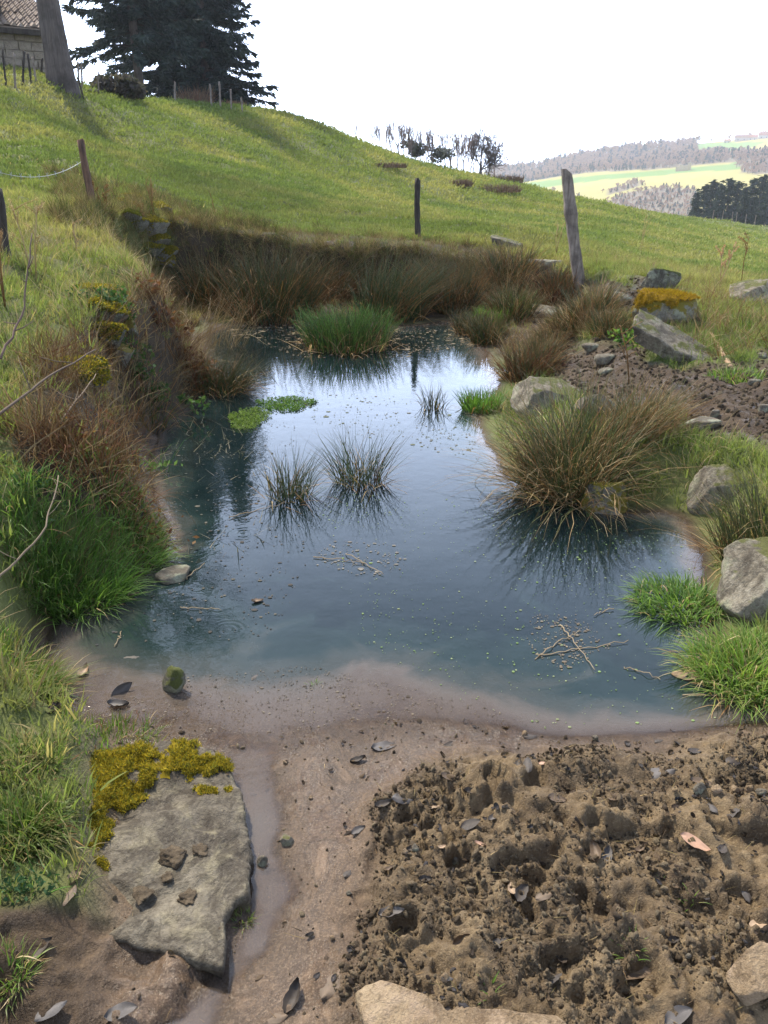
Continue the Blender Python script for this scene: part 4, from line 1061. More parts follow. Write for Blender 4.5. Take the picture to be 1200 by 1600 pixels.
def far_post(px, py, top, w, seed, label, group, mat='post_grey', tx=None):
    b = hit(px, py)
    if b[1] > 60 or b[1] < 8: b = crest(px, .98)
    return fence_post(b, (px if tx is None else tx, top), w, label, M[mat], seed, .9, False, group)
for k, (px, py, tp, tx, mt) in enumerate([(8, 137, 78, 4, 'post_dark'), (22, 138, 84, 22, 'post_grey'), (34, 134, 80, 37, 'post_dark'), (50, 132, 84, 42, 'post_dark'), (56, 128, 90, 50, 'post_grey'), (67, 116, 92, 66, 'post_dark')]):
    far_post(px, py, tp, 3.6, 20+k, 'old grey post of the fence below the stone house', 'posts below the stone house', mt, tx)
for k, (px, py, tp, tx, mt) in enumerate([(121, 146, 97, 121, 'post_grey'), (126, 142, 100, 127, 'post_grey')]):
    far_post(px, py, tp, 3.2, 30+k, 'grey post in the pair standing against the big tree trunk', 'posts by the big trunk', mt, tx)
far_post(132, 156, 118, 2.6, 33, 'thin rail post leaning hard away from the big tree trunk', None, 'post_dark', 122)
far_post(154, 146, 112, 2.6, 34, 'lone grey post between the big trunk and the firs', None, 'post_grey', 153)
for k, (px, py, tp, tx) in enumerate([(273, 160, 128, 273), (331, 167, 132, 328), (345, 168, 128, 342), (361, 172, 140, 360), (378, 176, 152, 377)]):
    far_post(px, py, tp, 3.0, 40+k, 'grey fence post on the crest under the firs', 'fence posts on the crest under the firs', 'post_grey', tx)

# ------------------------------------------------------------------ trees
def branchy(acc, p, d, L, r, depth, rg, colr, spread=.55, up=.25, nsub=3, minr=.006, sides=5):
    m = 5; pts = [p]; dd = d/np.linalg.norm(d)
    for i in range(m):
        dd = dd + rg.normal(0, .10, 3) + np.array([0, 0, up*.12]); dd /= np.linalg.norm(dd)
        pts.append(pts[-1] + dd*L/m)
    rad = np.linspace(r, max(r*.55, minr), m+1)
    tube(acc, pts, rad, max(3, sides), colr, cap=False)
    if depth == 0: return
    for k in range(nsub + (1 if rg.uniform() < .5 else 0)):
        t = rg.uniform(.35, 1.0) if k else 1.0
        i = min(m, int(t*m)); b = pts[i]
        nd = dd + rg.normal(0, spread, 3); nd[2] += up
        branchy(acc, b, nd, L*rg.uniform(.55, .8), rad[i]*.72, depth-1, rg, colr, spread, up, nsub, minr, sides-1)
def bare_tree_meshes(h, seed, colr, trunk=.3, depth=4, spread=.5, up=.3, minr=.02, nsub=3, split=.3):
    rg = np.random.default_rng(seed)
    tr = Acc(); m = 6
    pts = [np.array([0, 0, -.4])]; d = np.array([rg.normal(0, .05), rg.normal(0, .05), 1.0])
    for i in range(m):
        d = d + rg.normal(0, .05, 3)*[1, 1, 0]; pts.append(pts[-1] + d*(h*split+.4)/m)
    tube(tr, pts, np.linspace(trunk*1.25, trunk*.7, m+1), 8, colr)
    br = Acc()
    for k in range(nsub+2):
        nd = d + rg.normal(0, spread, 3); nd[2] = abs(nd[2])*.9 + .45
        branchy(br, pts[rg.integers(m-3, m+1)], nd, h*.30, trunk*.5, depth-1, rg, colr, spread, up, nsub, minr)
    return tr.mesh('trunk', M['twig']), br.mesh('branches', M['twig'])
def _bth(p):
    v = [mesh_pts(m_)[0][:, 2].max() for m_ in p]; return max(v)
BT = [bare_tree_meshes(7, 500, (.30, .245, .225), .11, 4, .5, .35, .034, 2), bare_tree_meshes(7, 501, (.32, .26, .235), .12, 4, .42, .45, .034, 2), bare_tree_meshes(7, 502, (.34, .255, .225), .10, 4, .3, .6, .034, 3), bare_tree_meshes(7, 503, (.23, .20, .19), .16, 5, .65, .22, .034, 3)]
def leaf_cloud(acc, n_, centers, radii, size, cols, rg, flatz=.8):
    k = rg.integers(0, len(centers), n_)
    v = rg.normal(0, 1, (n_, 3)); v /= np.linalg.norm(v, axis=1, keepdims=True)
    P = np.asarray(centers)[k] + v*(np.asarray(radii)[k]*rg.uniform(.45, 1.05, n_)**.6)[:, None]*[1, 1, flatz]
    a = rg.normal(0, 1, (n_, 3)); a /= np.linalg.norm(a, axis=1, keepdims=True)
    b = np.cross(a, rg.normal(0, 1, (n_, 3))); b /= np.linalg.norm(b, axis=1, keepdims=True)
    S = rg.uniform(size*.6, size*1.3, n_)[:, None]
    V = np.stack([P-a*S, P-b*S*.5, P+a*S, P+b*S*.5], 1).reshape(-1, 3)
    C = np.repeat(np.asarray(cols)[rg.integers(0, len(cols), n_)]*rg.uniform(.7, 1.3, (n_, 1)), 4, 0)
    acc.add(V, np.arange(n_*4).reshape(-1, 4), None, C)
GB = 'bare trees on the far slope'
TREES = [(556, 233, 200, 2, 'thin bare sapling at the upper end of the tree row', .6), (577, 240, 203, 1, 'spindly bare tree standing a little apart on the slope', .5), (594, 247, 204, 2, 'reddish upright bare tree in the row', .9),
         (612, 252, 198, 1, 'tall slim bare tree beside the reddish one', .8), (624, 254, 196, 0, 'fine-twigged bare tree rising over the row', .9), (638, 258, 205, 2, 'leaning bare tree just left of the ivy-clad trees', .7),
         (668, 262, 214, 1, 'slender pale bare tree between the two ivy-clad trees', .6), (708, 268, 214, 0, 'bare tree spreading behind the rounded ivy-clad tree', 1.0), (738, 277, 218, 2, 'upright bare tree next to the widest tree', .8), (755, 282, 212, 3, 'widest spreading bare tree at the lower end of the row', 1.25)]
TREES += [(px_, 0, tp_, kd_, 'slim bare tree crowded between the others of the row', wd_) for px_, tp_, kd_, wd_ in [(602, 206, 2, .8), (631, 202, 2, .8), (645, 206, 1, .8), (660, 212, 2, .7), (679, 212, 2, .8), (699, 216, 1, .9), (717, 216, 2, .9), (729, 218, 1, .8), (746, 220, 2, .8), (768, 226, 0, .9), (780, 240, 2, .9)]]
for px, py, tp, kind, lab, wd in TREES:
    b = crest(px, 1.005); h = (at_y(px, tp-6, b[1])[2]-b[2])*1.15; wd *= 1.25
    t = thing('bare_tree', lab, 'tree', b, px*.37, GB)
    t.scale = (h/_bth(BT[kind])*wd, h/_bth(BT[kind])*wd, h/_bth(BT[kind]))
    obj('trunk', BT[kind][0], t); obj('branches', BT[kind][1], t)
for px, py, tp, w_, seed, lab in [(651, 259, 215, 30, 61, 'narrow ivy-clad tree with bare top in the row'), (692, 270, 226, 36, 62, 'rounded ivy-clad tree in the row')]:
    b = crest(px, 1.01); h = at_y(px, tp, b[1])[2]-b[2]; dist = b[1]
    t = thing('ivy_tree', lab, 'tree', b, 0, GB)
    k = thing; tr = obj('trunk', BT[1][0], t); tr.scale = (h/7,)*3
    br = obj('branches', BT[1][1], t); br.scale = (h/6.5, h/6.5, h/6)
    rg = np.random.default_rng(seed); a = Acc(); r0 = w_/FPX*dist*.5
    leaf_cloud(a, 900, [(rg.normal(0, r0*.45), rg.normal(0, r0*.45), h*rg.uniform(.4, .75)) for _ in range(12)], [r0*rg.uniform(.3, .55) for _ in range(12)], .12, [(.13, .14, .12), (.15, .16, .13), (.17, .17, .14)], rg)
    obj('ivy', a.mesh('ivy', M['needles'], False), t)
for k_, (px, py, w_, h_, lab) in enumerate([(603, 262, 60, 8, 'russet scrub below the upper bare trees'), (775, 300, 70, 13, 'russet bramble scrub on the slope below the widest bare tree'), (720, 292, 30, 12, 'small russet scrub patch on the slope'), (790, 285, 50, 12, 'grey-brown thicket at the bottom of the tree row')]):
    b = hit(px, py); dist = b[1]; rg = np.random.default_rng(640+k_); a = Acc()
    stems(a, 420, w_/FPX*dist*.5, (h_/FPX*dist*.5, h_/FPX*dist*1.1), (.1, .8), (.1, .6), (.03, .06), [(.20, .13, .09), (.16, .11, .08), (.24, .17, .12)], rg, 4, 3)
    tag(obj('scrub', a.mesh('scrub', M['dead']), None, b), lab, 'shrub', 'scrub on the far slope')

# firs
def fir_meshes(h, rad, seed, start=.1, nb=150, cols=None, spray=26, size=.42, droop=.45, taper=.75, top_r=.25):
    rg = np.random.default_rng(seed)
    tr = Acc(); tube(tr, [(0, 0, -.6), (0, 0, h*.3), (.1, 0, h*.7), (0, 0, h)], [rad*.06, rad*.05, rad*.03, .03], 9, (.09, .075, .065))
    limb = Acc(); a = Acc()
    cols = np.asarray(cols if cols is not None else [(.03, .046, .038), (.04, .058, .046), (.052, .07, .054), (.025, .038, .033)])  # default needle greens paled and blued to paint in haze
    for k in range(nb):
        f = (k+rg.uniform())/nb
        z = h*(start + (1-start)*f) + rg.normal(0, .35)
        R_ = rad*((1-f)**taper*.98 + .02)*rg.uniform(.45, 1.08)
        az = k*2.39996 + rg.normal(0, .35)
        up = rg.uniform(-.25, .3) + .5*f
        m = 7; s = np.linspace(0, 1, m)
        hx = R_*s; hz = R_*(up*s - droop*s**2 + .22*s**4)
        P = np.stack([hx*math.cos(az), hx*math.sin(az), z+hz], -1)
        tube(limb, P, np.linspace(max(.02, R_*.016), .008, m), 4, (.05, .042, .036), False)
        ns = max(5, int(spray*R_/rad*1.3)); t = rg.uniform(.12, 1.02, ns)
        Q = np.stack([np.interp(t, s, P[:, i]) for i in range(3)], -1)
        for j in range(5):
            n_ = ns
            side = rg.normal(0, 1, n_)
            d = np.stack([math.cos(az)*.55 - math.sin(az)*side*.8, math.sin(az)*.55 + math.cos(az)*side*.8, rg.uniform(-1.0, .12, n_)], -1)
            d /= np.linalg.norm(d, axis=1, keepdims=True)
            L = size*rg.uniform(.6, 1.5, (n_, 1))
            w = np.cross(d, rg.normal(0, 1, (n_, 3))); w /= np.linalg.norm(w, axis=1, keepdims=True)
            B = Q + rg.normal(0, .07*size/.42, (n_, 3))
            V = np.stack([B - w*L*.10, B + w*L*.10, B + d*L*.7 + w*L*.13, B + d*L], 1).reshape(-1, 3)
            C = np.repeat(cols[rg.integers(0, len(cols), n_)]*rg.uniform(.7, 1.4, (n_, 1)), 4, 0)
            a.add(V, np.arange(n_*4).reshape(-1, 4), None, C)
    return tr.mesh('trunk', M['bark']), limb.mesh('limbs', M['twig']), a.mesh('crown', M['needles'], False)
def fir(px, py, h, rad, seed, label, group, start=.1, nb=150, meshes=None, base=None, rz=0, scale=1, **kw):
    b = crest(px, 1.2) if base is None else np.asarray(base, float)
    ms_ = meshes or fir_meshes(h, rad, seed, start, nb, **kw)
    t = thing('fir_tree', label, 'tree', b, rz, group); t.scale = (scale,)*3
    obj('trunk', ms_[0], t); obj('limbs', ms_[1], t)['kind'] = 'stuff'; obj('crown', ms_[2], t)
    return ms_
FG = 'big firs on the crest'
fir(221, 155, 19.5, 4.2, 701, 'tall dark fir with bare lower trunk next to the rough track', FG, .15, 330, spray=54, size=.33, taper=.7)
fir(262, 153, 21, 4.4, 702, 'tallest dark fir in the middle of the crest group', FG, .07, 380, spray=54, size=.33, taper=.62)
fir(325, 164, 19, 4.6, 703, 'dark fir with low sweeping boughs at the downhill end of the crest group', FG, .03, 380, spray=54, size=.33, taper=.62)
b_ = crest(250, 1.2); fir(0, 0, 19, 4.6, 704, 'dark fir standing behind the others of the crest group', FG, .08, 260, base=(b_[0]+2.2, b_[1]+4.5, b_[2]), spray=44, size=.33)

# big old trunk beside the house
b = hit(99, 138)
tb = thing('old_tree', 'massive old tree trunk flaring at its foot beside the stone house', 'tree', b)
acc = Acc(); dist = b[1]; w0 = 29/FPX*dist*.5
rg = np.random.default_rng(77); m = 40; sd_ = 28; q = np.arange(sd_)*2*np.pi/sd_; V = []
for i in range(m):
    t = i/(m-1); z = -1 + 13*t
    fl = 1 + 0.75*math.exp(-(z+.3)/.9) if z > -.9 else 1.9
    r = w0*(1.05-.35*t)*(1 + .06*np.sin(q*5+.3*z) + .04*rg.normal(0, 1, sd_))*(1+(fl-1)*(.6+.4*np.cos(q*3+1)))
    V.append(np.stack([-.35*z*.12 + r*np.cos(q), r*np.sin(q), np.full(sd_, z)], -1))
V = np.concatenate(V)
i = np.arange(m-1)[:, None]*sd_; j = np.arange(sd_)[None]
acc.add(V, np.stack([i+j, i+(j+1) % sd_, i+sd_+(j+1) % sd_, i+sd_+j], -1).reshape(-1, 4), None, (.1, .085, .075))
obj('trunk', acc.mesh('trunk', M['bark']), tb)
acc = Acc()
for k in range(7):
    az = k*2.4; zz = 7.5+.8*k
    branchy(acc, np.array([-.04*zz, 0, zz]), np.array([math.cos(az), math.sin(az), .7]), 4.2, .22, 4, rg, (.09, .075, .065), .5, .2, 3, .02)
obj('branches', acc.mesh('branches', M['twig']), tb)

# dark firs at the lower edge of the field
FG2 = 'dark firs below the field edge'
cols2 = [(.02, .034, .024), (.03, .045, .03), (.04, .055, .036)]
fm = [fir_meshes(13, 2.6, 720+i, .03, 80, cols2, spray=16, size=.8, droop=.3, taper=.8) for i in range(3)]
for k, (px, top) in enumerate([(1084, 298), (1096, 288), (1108, 282), (1121, 285), (1133, 279), (1146, 284), (1158, 290), (1170, 279), (1183, 274), (1196, 276), (1212, 272), (1230, 270)]):
    y = 150 + (k % 3)*7
    x = at_y(px, 340, y)[0]; z = float(height(x, y)); h = at_y(px, top, y)[2]-z
    t = thing('fir_tree', 'dark fir in the dense stand below the field edge', 'tree', (x, y, z), k*1.3, FG2)
    t.scale = (h/13*.9, h/13*.9, h/13); ms_ = fm[k % 3]
    obj('trunk', ms_[0], t); obj('limbs', ms_[1], t)['kind'] = 'stuff'; obj('crown', ms_[2], t)
for k, px in enumerate([1113, 1128, 1143, 1150, 1165, 1180]):
    b = crest(px, 1.0, 345)
    me = post_mesh('fence_post', .95, .09, .08, (0, 0), M['post_grey'], 60+k)
    tag(obj('fence_post', me, None, b), 'small grey post of the fence along the field edge before the firs', 'post', 'posts along the field edge')

# ------------------------------------------------------------------ stone house
b = crest(70, 1.0)
D_ = b[1] + 1.0
zl = lambda py: float(at_y(40, py, D_)[2])
xr = float(at_y(76, 60, D_)[0]); zb = zl(118)-1.2; ze = zl(48); zt = zl(-70)
ho = thing('stone_house', 'weathered stone house with tiled roof on the hill beside the old tree', 'house', (xr, D_, zb), R(31))
n = NT('rubble_mortar'); co = n.coord('Object')
M['mortar'] = n.done(n.principled(n.ramp(n.noise(3, 5, .6, co), [(.3, (.19, .155, .115)), (.7, (.30, .25, .19))]), .95, n.bump(n.noise(20, 4, .6, co), .6, .03)))
M['house_stone'] = mat_rock('house_stone', [(.3, (.18, .145, .105)), (.55, (.27, .22, .165)), (.8, (.36, .30, .23))], lich=.15, scale=2)
n = NT('old_roof_tiles'); co = n.coord('Object')
M['tile'] = n.done(n.principled(n.ramp(n.noise(2.2, 6, .7, co), [(.3, (.17, .13, .10)), (.5, (.26, .20, .155)), (.7, (.33, .27, .22))]), .9, n.bump(n.noise(14, 4, .6, co), .5, .02)))
def box(acc, x0, x1, y0, y1, z0, z1, c=(1, 1, 1), jit=0, rg=None):
    V = np.array([(x, y, z) for z in (z0, z1) for y in (y0, y1) for x in (x0, x1)], float)
    if jit: V += rg.normal(0, jit, V.shape)
    acc.add(V, [(0, 2, 3, 1), (4, 5, 7, 6), (0, 1, 5, 4), (2, 6, 7, 3), (0, 4, 6, 2), (1, 3, 7, 5)], None, c)
HL = 9.0; he = ze-zb
acc = Acc(); box(acc, -HL, 0, 0, 6, 0, he)
wl_ = obj('wall', acc.mesh('wall', M['mortar'], False), ho)
rg = np.random.default_rng(8); sm = []
for i in range(8):
    a = Acc(); box(a, -.5, .5, -.5, .5, -.5, .5, (1, 1, 1), .05, rg); sm.append(a.mesh('stone', M['house_stone'], False))
row = 0; z = .9; cnt = 0
while z < he-.05:
    hh_ = rg.uniform(.2, .3); x = -.02
    while x > -3.2:
        ww = rg.uniform(.3, .6)
        o = obj('stone', sm[rg.integers(0, 8)], wl_, (x-ww/2, -.01, z+hh_/2)); o.scale = (ww*.92, .09, hh_*.88); x -= ww
    z += hh_
# roof: sloping plane with overlapping courses of tiles
zr_ = zt-zb; depth_ = 4.2
acc = Acc()
V = [(.25, -.35, he-.02), (-HL, -.35, he-.02), (-HL, depth_, zr_), (.05, depth_, zr_), (.25, -.35, he-.14), (-HL, -.35, he-.14), (-HL, depth_, zr_-.12), (.05, depth_, zr_-.12),
     (-HL, 2*depth_+.35, he-.02), (.25, 2*depth_+.35, he-.02)]
acc.add(V, [(0, 3, 2, 1), (4, 5, 6, 7), (0, 1, 5, 4), (0, 4, 7, 3), (3, 9, 8, 2)], None)
rf = obj('roof', acc.mesh('roof', M['tile'], False), ho)
acc = Acc(); nrow = 26
for r_ in range(nrow):
    f0, f1 = r_/nrow, (r_+1.25)/nrow
    y0, z0 = -.4+f0*(depth_+.4), he+f0*(zr_-he)+.06
    y1, z1 = -.4+f1*(depth_+.4), he+f1*(zr_-he)+.02
    xe = .27-.2*f0; x = xe
    while x > -4.2:
        w_ = .21; zz = rg.normal(0, .012); xm = x-w_/2
        acc.add([(x, y0, z0-.05+zz), (xm, y0, z0+.05+zz), (x-w_, y0, z0-.05+zz), (x, y1, z1-.05+zz), (xm, y1, z1+.05+zz), (x-w_, y1, z1-.05+zz)], [(0, 3, 4, 1), (1, 4, 5, 2)], [(0, 1, 2)])
        x -= w_
tl = obj('roof_tiles', acc.mesh('roof_tiles', M['tile'], False), rf); tl['kind'] = 'stuff'
acc = Acc(); box(acc, -HL, .2, -.38, -.30, he-.22, he-.06)
obj('eave_board', acc.mesh('eave_board', M['post_dark'], False), ho)
acc = Acc(); xl = float(at_y(9, 20, D_)[0])-xr
box(acc, xl-1.6, xl, .2, 2.2, he+.2, he+1.7)
dm_ = obj('dormer', acc.mesh('dormer', M['post_dark'], False), ho)

# pale stone lying by the track, hedge behind
rock(140, 145, 30, 8, 150, M['rock_pale'], 'pale flat stone by the track beside the big trunk', 'stone', .7, 3, 10, .05, (0, 0, 1, .5))
b = crest(168, 1.0); rg = np.random.default_rng(41); a = Acc()
leaf_cloud(a, 1500, [(rg.uniform(-1., 1.), .5+rg.uniform(-.5, .5), rg.uniform(.1, .5)) for _ in range(16)], [rg.uniform(.2, .4) for _ in range(16)], .13, [(.07, .06, .055), (.05, .05, .04), (.09, .075, .065)], rg)
tag(obj('hedge', a.mesh('hedge', M['dead'], False), None, b), 'dark low hedge between the big trunk and the firs', 'hedge')
for k_, (px, py, w_, h_, lab) in enumerate([(200, 153, 40, 12, 'russet undergrowth beneath the fir with the bare trunk'), (305, 160, 50, 24, 'russet undergrowth beneath the low-boughed fir'), (362, 172, 40, 10, 'grey brushwood by the crest fence posts')]):
    b = crest(px, .99); dist = b[1]; rg = np.random.default_rng(660+k_); a = Acc()
    stems(a, 300, w_/FPX*dist*.5, (h_/FPX*dist*.5, h_/FPX*dist*1.1), (.1, .8), (.1, .6), (.015, .035), [(.20, .11, .07), (.15, .09, .06), (.24, .17, .11)], rg, 4, 3)
    tag(obj('undergrowth', a.mesh('undergrowth', M['dead']), None, b), lab, 'shrub', 'undergrowth on the crest')

# ------------------------------------------------------------------ far houses
M['render_w'] = mat_col('house_render', .9); M['roof_red'] = mat_col('far_roof', .9)
def fz(x, y):
    r = math.hypot(x, y); t = math.atan2(x, y)
    i = int(np.clip((math.log(r)-flr[0])/0.012, 0, len(flr)-1)); j = int(np.argmin(abs(fth-t)))
    return float(FZ[i, j])
for k, (px, py, w_, h_, wc, rc) in enumerate([(1158, 221, 16, 9, (.6, .5, .45), (.34, .2, .15)), (1176, 218, 11, 8, (.62, .55, .5), (.4, .2, .14)), (1194, 216, 14, 10, (.65, .6, .55), (.38, .2, .15)), (1136, 223, 8, 6, (.7, .62, .55), (.4, .22, .15)), (1215, 214, 14, 9, (.62, .56, .5), (.4, .2, .14)), (862, 258, 6, 5, (.7, .66, .6), (.35, .22, .18)), (1040, 222, 12, 5, (.55, .45, .4), (.4, .24, .18))]):
    d = ray(px, py); az = math.atan2(d[0], d[1]); r = 1120.; x, y = r*math.sin(az), r*math.cos(az); z = fz(x, y)
    w = w_/FPX*y*1.1; h = h_/FPX*y
    t = thing('farmhouse', ['pink-walled farmhouse with red roof in the ridge hamlet', 'small buff house beside the pink farmhouse on the ridge', 'pale house at the end of the ridge hamlet', 'tiny white cottage before the ridge hamlet', 'outlying pale house past the ridge hamlet', 'lone white house on the low end of the far ridge', 'long low farm building among the ridge trees'][k], 'house', (x, y, z-1), -az, 'houses on the far ridge')
    a = Acc(); box(a, -w/2, w/2, -3, 3, 0, h*.6+1, wc); obj('wall', a.mesh('wall', M['render_w'], False), t)
    a = Acc(); zz = h*.6+1.01
    a.add([(-w/2-.3, -3.4, zz), (w/2+.3, -3.4, zz), (w/2+.3, 3.4, zz), (-w/2-.3, 3.4, zz), (-w/2-.3, 0, zz+h*.45), (w/2+.3, 0, zz+h*.45)], [(0, 1, 5, 4), (3, 4, 5, 2)], [(0, 4, 3), (1, 2, 5)], rc)
    obj('roof', a.mesh('roof', M['roof_red'], False), t)
    for s_ in (-.25, .2):
        a = Acc(); box(a, w*s_-.5, w*s_+.5, -3.12, -3.02, 1+h*.25, 1+h*.25+1.2, (.1, .1, .11)); obj('window', a.mesh('window', M['render_w'], False), t)
d = ray(1066, 268); az = math.atan2(d[0], d[1]); r = 640.; x, y = r*math.sin(az), r*math.cos(az)
# distance of the ruin: where the sight line meets the valley side
for r in np.arange(420, 1150, 3.0):
    if EYE + r*d[2]/math.hypot(d[0], d[1]) < fz(r*math.sin(az), r*math.cos(az)): break
x, y = r*math.sin(az), r*math.cos(az)
t = thing('ruin', 'ochre stone ruin with stepped walls on the far hillside', 'ruin', (x, y, fz(x, y)-1), -az)
for x0, x1, hh_ in [(-6, -3.2, 5), (-3.1, 0, 7), (.1, 4, 6.2), (4.1, 7, 9)]:
    a = Acc(); box(a, x0, x1, -2, 2, 0, hh_*y/900, (.5, .37, .2)); obj('wall', a.mesh('wall', M['render_w'], False), t)
# ------------------------------------------------------------------ scattered ground cover (nobody could count it)
def scatter(name, protos, P, rot, scl, tint, label, kind='stuff'):
    """one object: protos set on the points P by a geometry-nodes modifier"""
    me = bpy.data.meshes.new(name); me.vertices.add(len(P)); me.vertices.foreach_set('co', np.asarray(P, np.float32).ravel())
    for k, v in (('rot', rot), ('scl', scl), ('tint', tint)):
        a = me.attributes.new(k, 'FLOAT_VECTOR', 'POINT'); a.data.foreach_set('vector', np.asarray(v, np.float32).ravel())
    o = obj(name, me); tag(o, label, None, None, kind)
    ng = bpy.data.node_groups.new(name, 'GeometryNodeTree')
    ng.interface.new_socket('Geometry', in_out='INPUT', socket_type='NodeSocketGeometry')
    ng.interface.new_socket('Geometry', in_out='OUTPUT', socket_type='NodeSocketGeometry')
    N, L = ng.nodes, ng.links
    gi, go = N.new('NodeGroupInput'), N.new('NodeGroupOutput')
    mp = N.new('GeometryNodeMeshToPoints'); L.new(gi.outputs[0], mp.inputs[0])
    jn = N.new('GeometryNodeJoinGeometry')
    for p in protos:
        oi = N.new('GeometryNodeObjectInfo'); oi.inputs['Object'].default_value = p; oi.inputs['As Instance'].default_value = True
        L.new(oi.outputs['Geometry'], jn.inputs[0])
    ip = N.new('GeometryNodeInstanceOnPoints')
    L.new(mp.outputs[0], ip.inputs['Points']); L.new(jn.outputs[0], ip.inputs['Instance'])
    ip.inputs['Pick Instance'].default_value = True
    rv = N.new('FunctionNodeRandomValue'); rv.data_type = 'INT'
    mi = [s for s in rv.inputs if s.name == 'Min' and s.type == 'INT'][0]; ma = [s for s in rv.inputs if s.name == 'Max' and s.type == 'INT'][0]
    mi.default_value = 0; ma.default_value = len(protos)-1
    L.new([s for s in rv.outputs if s.type == 'INT'][0], ip.inputs['Instance Index'])
    for an, sock in (('rot', 'Rotation'), ('scl', 'Scale')):
        na = N.new('GeometryNodeInputNamedAttribute'); na.data_type = 'FLOAT_VECTOR'; na.inputs[0].default_value = an
        L.new(na.outputs[0], ip.inputs[sock])
    L.new(ip.outputs[0], go.inputs[0])
    md = o.modifiers.new('scatter', 'NODES'); md.node_group = ng
    return o
def proto(name, acc, mat): return bpy.data.objects.new(name, acc.mesh(name, mat))
ONE = [(1, 1, 1), (.85, .9, .8), (1.1, 1.05, 1.1)]
def blade_proto(name, n_, rad, L, tilt, droop, w, seed, mat, seg=3, tip=None, cols=ONE):
    a = Acc(); stems(a, n_, rad, L, tilt, droop, w, cols, np.random.default_rng(seed), seg, 3, flat=True, sink=.008, tipcol=tip)
    return proto(name, a, mat)
tuft = [blade_proto('turf_tuft', 16, .06, (.03, .085), (.1, .9), (.1, .9), (.004, .007), 900+i, M['grass_i'], 3, (1.5, 1.35, 1.5)) for i in range(3)]
long_t = [blade_proto('long_tuft', 18, .06, (.08, .20), (.1, .8), (.3, 1.4), (.0035, .006), 910+i, M['grass_i'], 4, (1.6, 1.4, 1.6)) for i in range(3)]
dead_t = [blade_proto('dead_tuft', 12, .06, (.10, .28), (.1, .9), (.3, 1.6), (.0025, .0045), 920+i, M['dead_i'], 4) for i in range(3)]
far_t = [blade_proto('far_tuft', 10, .14, (.03, .085), (.1, .9), (.1, .8), (.012, .022), 930+i, M['grass_far'], 2, (1.1, 1.1, 1.1)) for i in range(3)]

rg = np.random.default_rng(99)
def cand(n_, r0, r1, a0=-50, a1=50, pw=.5):
    u = rg.uniform(0, 1, n_); r = np.sqrt(r0*r0 + (r1*r1-r0*r0)*u) if pw == .5 else r0*(r1/r0)**u
    a = np.radians(rg.uniform(a0, a1, n_))
    return r*np.sin(a), r*np.cos(a)
def cover(x, y):
    z = height(x, y); px, py = project(x, y, z)
    return z, grid_sample(GS, x, y), grid_sample(GM, x, y), grid_sample(GSI, x, y), grid_sample(gd, x, y), px, py
def rots(n_, t=.25): return np.stack([rg.normal(0, t, n_), rg.normal(0, t, n_), rg.uniform(0, 6.28, n_)], -1)
def grass_tint(x, y, px, py, n_):
    a = fbm(x, y, .35, 4, 400); b = fbm(x, y, 1.7, 3, 410)
    g = np.array([.185, .22, .068]); yl = np.array([.275, .265, .10]); dk = np.array([.12, .165, .055]); st = np.array([.30, .25, .12])
    t = np.repeat(g[None], n_, 0)
    f = sstep(-.05, .45, a+.4*b)[:, None]; t = t*(1-f) + yl*f
    f = sstep(.1, .5, -a+.5*b)[:, None]*.75; t = t*(1-f) + dk*f
    f = (rg.uniform(0, 1, n_) < np.where(y > 13, .0, .06) + np.where(y > 13, .0, .16)*sstep(.15, .5, b))[:, None]*1.0; t = t*(1-f) + st*f
    return t*np.where(y > 13, rg.uniform(.88, 1.12, n_), rg.uniform(.75, 1.25, n_))[:, None]
# banks: r < 12
x, y = cand(56000, 1.0, 13.0)
z, s, mu, si, dr, px, py = cover(x, y)
lefttop = (px < 300) & (py < 620) & (py > 320)
p_g = np.where(dr > .5, .10, 1.0)
ok = (s > .04) & (mu < .35 + .12*rg.normal(0, 1, len(x))) & (si < .3) & (rg.uniform(0, 1, len(x)) < p_g) & (z > .02)
x, y, z, px, py, lefttop = x[ok], y[ok], z[ok], px[ok], py[ok], lefttop[ok]
tn = grass_tint(x, y, px, py, len(x))
sz = rg.uniform(.6, 1.15, len(x))
lo = rg.uniform(0, 1, len(x)) < np.where(lefttop, .22, np.where((y < 9.5) & (x > 1), .35, .12)) + .15*(y < 3)
tn[:, :] = np.where((lefttop & (rg.uniform(0, 1, len(x)) < .12))[:, None], np.array([.30, .25, .12]), tn)
P_ = np.stack([x, y, z], -1)
scatter('bank_grass', tuft, P_[~lo], rots((~lo).sum()), np.repeat(sz[~lo, None], 3, 1)*1.15, tn[~lo], 'short grass covering the pond banks')
scatter('long_bank_grass', long_t, P_[lo], rots(lo.sum(), .35), np.repeat(sz[lo, None], 3, 1)*np.where(y[lo] < 3, .6, .85)[:, None], tn[lo], 'longer loose grass on the pond banks')
# dead growth on the shaded banks
x, y = cand(48000, 2.0, 13.0)
z, s, mu, si, dr, px, py = cover(x, y)
lefttop = (px < 300) & (py < 620) & (py > 320) & (dr < .5)
rightb = (px > 720) & (py > 380) & (py < 560)
pr = np.where(dr > .5, np.where(y > 8.3, .35, .9), np.where(lefttop, .10, np.where(rightb, .16, .03)))
ok = (s > .02) & (mu < .3) & (rg.uniform(0, 1, len(x)) < pr) & (z > .02)
x, y, z, dr, px, py = x[ok], y[ok], z[ok], dr[ok], px[ok], py[ok]
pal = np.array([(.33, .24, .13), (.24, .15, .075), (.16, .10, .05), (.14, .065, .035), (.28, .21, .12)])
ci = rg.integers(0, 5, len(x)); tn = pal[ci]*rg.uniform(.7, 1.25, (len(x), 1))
tn = tn*np.where((x < -1) & (y < 9), .72, 1.0)[:, None]  # left-bank growth tinted darker, the bank's shade put into the colour
